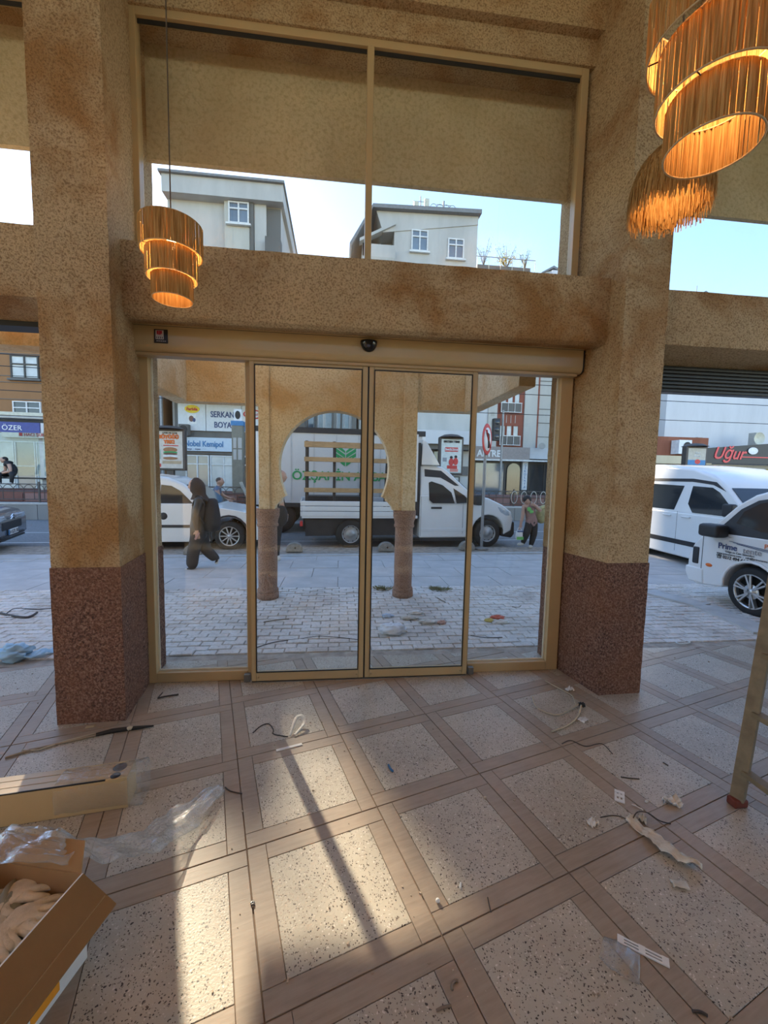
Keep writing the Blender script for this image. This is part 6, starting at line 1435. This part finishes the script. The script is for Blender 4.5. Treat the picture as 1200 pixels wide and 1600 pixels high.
# ---- small litter
def wire(name, pts, r, m, label, cat='wire', zs=None):
    P = [onz(u, v, (zs[i] if zs else r)) for i, (u, v) in enumerate(pts)]
    Q_ = []
    for i in range(len(P)-1):
        p0, p1, p2, p3 = P[max(i-1, 0)], P[i], P[i+1], P[min(i+2, len(P)-1)]
        for k in range(6):
            f = k/6; Q_.append(.5*((2*p1) + (p2-p0)*f + (2*p0-5*p1+4*p2-p3)*f*f + (3*p1-p0-3*p2+p3)*f**3))
    Q_.append(P[-1])
    o = MB().tube(Q_, r, 6).build(name, m); return tag(o, label, cat)
W_CRM = plain('cable_cream', (.46, .38, .26), .6); W_DRK = plain('cable_dark', (.05, .04, .035), .6); W_BLU = plain('cable_blue', (.03, .12, .25), .5); PAPER = plain('paper_white', (.74, .73, .70), .8); PLAS = plain('crushed_plastic', (.62, .58, .50), .5, 0, .15, 20, .5, .4, 60)
wire('cable_offcut', [(852, 1064), (880, 1079), (894, 1087), (900, 1102)], .004, W_CRM, 'cream cable running from the paper scrap to the black knot', zs=[.004, .012, .01, .016])
wire('cable_offcut', [(832, 1088), (840, 1106), (870, 1117), (895, 1106), (904, 1100)], .005, W_CRM, 'curved cream cable bending to the black cable knot', zs=[.03, .012, .01, .012, .016])
wire('cable_offcut', [(862, 1143), (885, 1134), (902, 1120), (908, 1102)], .0055, W_CRM, 'thick cream cable stub below the black cable knot', zs=[.007, .007, .01, .016])
crumple('cable_knot', BLACK, onz(909, 1101, .014), (.022, .018, .014), 'black taped knot where the cream cables meet by the pillar', 'cable knot', 8, .6)
def scrap(u, v, w, d, ang, m, label, cat='paper', name='paper_scrap', lift=.012, seed=1):
    p = onz(u, v, .001); m_ = MB(); n = 6; rows = []
    for i in range(n+1):
        rows.append([((i/n-.5)*w, (j/n-.5)*d, .002 + lift*abs(mnoise.noise(Vector((i*.6+seed, j*.7, seed))))) for j in range(n+1)])
    m_.loft(rows, False, False); o = m_.build(name, m, None, p, (0, 0, ang)); s_ = o.modifiers.new('solid', 'SOLIDIFY'); s_.thickness = .0008
    return tag(o, label, cat)
scrap(890, 1079, .06, .035, .2, PAPER, 'folded white paper scrap on the cable by the pillar', lift=.05, seed=3)
scrap(911, 1126, .06, .05, .5, PAPER, 'creased white paper scrap below the cable knot', lift=.03, seed=4)
wire('cable_offcut', [(878, 1162), (892, 1157), (915, 1166), (940, 1162), (957, 1178)], .0025, W_DRK, 'thin dark wavy wire on the tiles between pillar and ladder')
wire('cable_offcut', [(970, 1214), (985, 1216), (999, 1217)], .003, W_DRK, 'short straight dark wire on the terrazzo towards the ladder')
wire('cable_offcut', [(1036, 1191), (1044, 1196)], .003, W_DRK, 'tiny dark wire clipping nearest the ladder')
def clip(u, v, ang, L__, label, w=.022):
    p = onz(u, v, .001); o = empty('plastic_clip', (p.x, p.y, .0008), ang, label, 'plastic clip')
    for y0, y1 in ((-w, -w*.55), (-w*.18, w*.18), (w*.55, w)): MB().bx(-L__/2, L__/2, y0, y1, 0, .004).build('bar', PAPER, o)
    for x0 in (-L__/2, -L__*.08, L__/2-.02): MB().bx(x0, x0+.02, -w-.0004, w+.0004, .0004, .0052).build('bridge', PAPER, o)
clip(968, 1245, .95, .085, 'white slotted plastic clip lying beside the crushed strip')
wire('cable_offcut', [(938, 1277), (958, 1274), (975, 1278), (985, 1287)], .002, W_DRK, 'thin dark wire at the head of the crushed plastic strip')
wire('cable_offcut', [(989, 1279), (996, 1269), (1012, 1270), (1030, 1282), (1048, 1287)], .0025, W_DRK, 'arched dark wire over the crushed plastic strip', zs=[.02, .045, .035, .012, .003])
sheet('plastic_strip', PLAS, [onz(982, 1278, .012), onz(1010, 1298, .02), onz(1040, 1322, .022), onz(1070, 1342, .02), onz(1097, 1357, .015)], [.02, .03, .034, .028, .022], 'crushed cream plastic strip lying across the boards', 'plastic strip', .030, 10, 5, .002)
scrap(1050, 1256, .08, .04, -.5, PAPER, 'twisted white paper scrap between the strip and the ladder', lift=.06, seed=6); scrap(925, 1287, .045, .04, .3, PAPER, 'torn white scrap left of the crushed strip', lift=.03, seed=7)
scrap(1003, 1282, .05, .035, .9, PLAS, 'pale torn plastic scrap under the arched wire', lift=.05, seed=9); scrap(1062, 1383, .06, .035, -.3, PLAS, 'clear torn scrap on the terrazzo below the crushed strip', lift=.02, seed=10)
scrap(1010, 1253, .02, .012, .4, PAPER, 'tiny white chip on the board next to the slotted clip', lift=.01, seed=12); scrap(996, 1262, .05, .008, 2.3, PAPER, 'narrow white sliver beside the slotted clip', lift=.01, seed=13)
# see-through sachet with a slotted clip
pq = onz(968, 1490, .004)
sheet('plastic_sachet', film('sachet_film', (.76, .73, .68), .22, .12), [onz(940, 1478, .004), onz(960, 1488, .010), onz(982, 1500, .010), onz(1000, 1513, .004)], [.040, .055, .058, .050], 'clear plastic sachet with small fittings on the terrazzo', 'sachet', .010, 8, 7, .0015)
clip(1004, 1486, -.62, .15, 'long white slotted clip sticking out of the clear sachet', .014)
# hooked offcuts and bits
wire('cable_offcut', [(707, 1547), (706, 1538), (711, 1532), (716, 1533)], .004, plain('rubber_grey_brown', (.20, .15, .11), .7), 'hooked grey-brown rubber offcut on the board near the viewer')
wire('cable_offcut', [(682, 1579), (692, 1574), (705, 1571)], .004, MATS['rubber_grey_brown'], 'short grey-brown offcut just below the hooked one')
wire('cable_offcut', [(1082, 1580), (1095, 1581), (1106, 1587)], .004, W_DRK, 'short dark offcut lying near the edge of the view by the sachet')
wire('cable_offcut', [(762, 1402), (764, 1412), (767, 1425)], .0022, W_DRK, 'dark splinter across the board joint in the middle of the floor')
wire('cable_offcut', [(720, 1379), (719, 1388)], .004, PAPER, 'small pale peg on the terrazzo in the middle of the floor')
MB_b = MB().ball((0, 0, 0), .008); tag(MB_b.build('plastic_bead', PAPER, None, onz(684, 1407, .008).to_tuple()), 'small white bead on the board in the middle of the floor', 'bead')
wire('screw_hook', [(392, 1412), (395, 1409), (397, 1412), (393, 1414)], .004, plain('screw_steel', (.20, .20, .19), .4, .7), 'small steel hook on the board in the sunlit floor', 'hook')
wire('cable_offcut', [(607, 1195), (610, 1201), (614, 1205)], .006, W_BLU, 'small blue cable end on the dirty tile in front of the door')
# twisted tape by the door
wire('cable_offcut', [(395, 1145), (408, 1134), (420, 1131), (427, 1140), (428, 1147), (450, 1151)], .003, W_DRK, 'dark wire curling beside the white tape loop by the door')
sheet('tape_loop', PLAS, [onz(453, 1150, .006), onz(458, 1133, .03), onz(464, 1120, .045), onz(472, 1118, .05), onz(475, 1130, .03), onz(460, 1148, .01)], [.006, .010, .012, .014, .012, .008], 'cream tape loop standing up on the sunlit tile by the door', 'tape', .004, 4, 8, .001)
clip_p = onz(452, 1168, .001); o = MB().bx(-.075, .075, -.009, .009, 0, .004).build('plastic_strip', PAPER, None, (clip_p.x, clip_p.y, .0008), (0, 0, .32)); tag(o, 'thin white plastic strip on the boards in front of the sliding leaf', 'plastic strip')
wire('cable_offcut', [(246, 1091), (258, 1088), (279, 1085)], .005, W_DRK, 'dark forked wire on the tile in front of the fixed pane', zs=[.005, .006, .005]); wire('cable_offcut', [(247, 1090), (254, 1082)], .004, W_DRK, 'short prong crossing the forked wire in front of the fixed pane')
wire('cable_offcut', [(352, 1230), (360, 1236), (378, 1240)], .003, W_DRK, 'thin dark wire at the tip of the plastic film')
# sealed cable lying in front of the pillar
cg = empty('sealant_tool', (0, 0, 0), 0, 'long wire rod with a black taped handle on the floor before the pillar', 'tool')
P_ = [onz(u, v, .010) for u, v in ((150, 1148), (175, 1142), (205, 1138), (240, 1134))]
MB().tube(P_, [.010, .014, .013, .005], 8).build('handle', BLACK, cg)
P_ = [onz(u, v, .007) for u, v in ((8, 1184), (40, 1174), (90, 1162), (150, 1149))]; MB().tube(P_, .006, 6).build('rod', plain('rod_brown', (.30, .22, .14), .6), cg)
P_ = [onz(u, v, .008) for u, v in ((35, 1172), (60, 1172), (100, 1158), (150, 1146))]; MB().tube(P_, .004, 6).build('thin_wire', W_CRM, cg)
MB().tube([onz(200, 1139, .012), onz(203, 1137, .018), onz(206, 1138, .012)], .013, 8).build('tape_band', W_CRM, cg)
scrap(141, 1136, .05, .025, .2, plain('plaster_crumb', (.50, .38, .22), .9), 'flat ochre plaster flake at the foot of the pillar', 'plaster', 'plaster_flake', .008, 14)
# crumbs of plaster: nobody could count them
m_ = MB(); random.seed(3)
for k in range(900):
    x = random.uniform(-2.4, 4.2); y = random.uniform(.9, 3.45); s_ = random.choice((.0015, .002, .003, .004)) * (1.6 if random.random() < .06 else 1)
    if (x < -.45 and y < 2.75) or (x > .85 and 1.1 < y < 2.9 and random.random() < .7): continue
    m_.box((x, y, s_*.5), (s_*2, s_*1.4, s_), (0, 0, random.uniform(0, 3)))
o = m_.build('plaster_dust', plain('crumb_mix', (.42, .33, .24), .9, 0, .6, 3)); tag(o, 'fine plaster crumbs scattered over the tiles', 'crumbs', kind='stuff')
# ---- litter on the forecourt
p = onz(614, 985, .03); crumple('carrier_bag', plain('bag_white_thin', (.78, .80, .82), .5, 0, .06, 5, .5, .3, 25), (p.x, p.y, .045), (.135, .09, .055), 'white crumpled carrier bag on the pavers beyond the sliding leaf', 'bag', 11, .35)
for k, (u, v, m__, lb, sz) in enumerate(((606, 963, plain('bag_pale_blue', (.55, .66, .80), .6), 'pale blue crumpled wrapper beside the white carrier bag', .05), (650, 958, PAPER, 'white crumpled sheet behind the white carrier bag', .07), (640, 966, PLAS, 'cream crumpled wrapper among the litter beyond the door', .08), (668, 972, PLAS, 'long cream crumpled wrapper at the end of the litter heap', .08),
        (690, 973, plain('wrapper_pinkish', (.60, .38, .33), .7), 'pinkish wrapper next to the door leaf frame', .04), (777, 965, plain('wrapper_red', (.60, .14, .09), .7), 'red wrapper on the pavers behind the fixed pane', .06), (764, 970, plain('wrapper_yellow', (.62, .50, .16), .7), 'yellow wrapper lying against the red one', .04), (785, 972, PAPER, 'flat white scrap in front of the red wrapper', .06))):
    p = onz(u, v, .01); crumple('wrapper', m__, (p.x, p.y, .016), (sz*1.2, sz*.6, .022), lb, 'litter', 20+k, .5, group='wrappers on the forecourt')
wire('twig', [(412, 972), (430, 969), (452, 967)], .006, plain('twig_brown', (.2, .16, .11), .8), 'straight brown stick on the pavers behind the left leaf', 'stick'); wire('twig', [(683, 934), (690, 938), (696, 941)], .006, MATS['twig_brown'], 'short twig on the pavers near the door leaf', 'stick')
wire('cable_offcut', [(735, 993), (760, 996), (785, 996)], .004, W_DRK, 'dark wire on the pavers behind the fixed pane'); wire('twig', [(800, 948), (810, 949), (814, 946)], .005, MATS['twig_brown'], 'hooked twig on the pavers by the pillar', 'stick')
wire('cable_offcut', [(400, 1012), (430, 1003), (470, 998), (500, 994), (540, 997), (560, 1000)], .004, W_DRK, 'long wavy dark wire along the pavers outside the door')
pb2 = onz(22, 1020, .05)
BAGB = plain('bag_light_blue', (.36, .56, .70), .45, 0, .12, 6, .5, .4, 18)
bb = empty('blue_bag', (0, 0, 0), 0, 'light blue crumpled plastic sack on the pavers beside the pillar', 'bag')
b1_ = crumple('sack_head', BAGB, (pb2.x, pb2.y, .05), (.13, .09, .065), None, None, 31, .5); b1_.parent = bb
sh2 = sheet('sack_tail', BAGB, [onz(25, 1020, .05), onz(50, 1022, .045), onz(75, 1016, .035), onz(95, 1012, .03)], [.06, .045, .04, .045], None, None, .03, 10, 9, .002); sh2.parent = bb
wire('cable_offcut', [(0, 958), (25, 963), (45, 964), (58, 957)], .012, W_DRK, 'thick black hose on the pavers behind the blue sack', 'hose'); wire('cable_offcut', [(8, 960), (22, 951), (40, 951), (60, 952), (85, 950)], .005, W_DRK, 'thin dark wire arching behind the black hose')
scrap(18, 963, .09, .06, .1, PAPER, 'white paper scrap in front of the black hose', lift=.02, seed=15)
wire('cable_offcut', [(1056, 1003), (1062, 1006), (1078, 1004), (1073, 1001)], .006, PAPER, 'white looped cable on the pavers near the white pickup')

# ================================================================== lettering becomes plain meshes
bpy.context.view_layer.update()
dg = bpy.context.evaluated_depsgraph_get()
for o in [o for o in scene.objects if o.type == 'FONT']:
    me = bpy.data.meshes.new_from_object(o.evaluated_get(dg)); n_ = o.name
    c = bpy.data.objects.new('lettering', me); col.objects.link(c); c.parent = o.parent; c.location = o.location; c.rotation_euler = o.rotation_euler; c.scale = o.scale
    bpy.data.objects.remove(o)
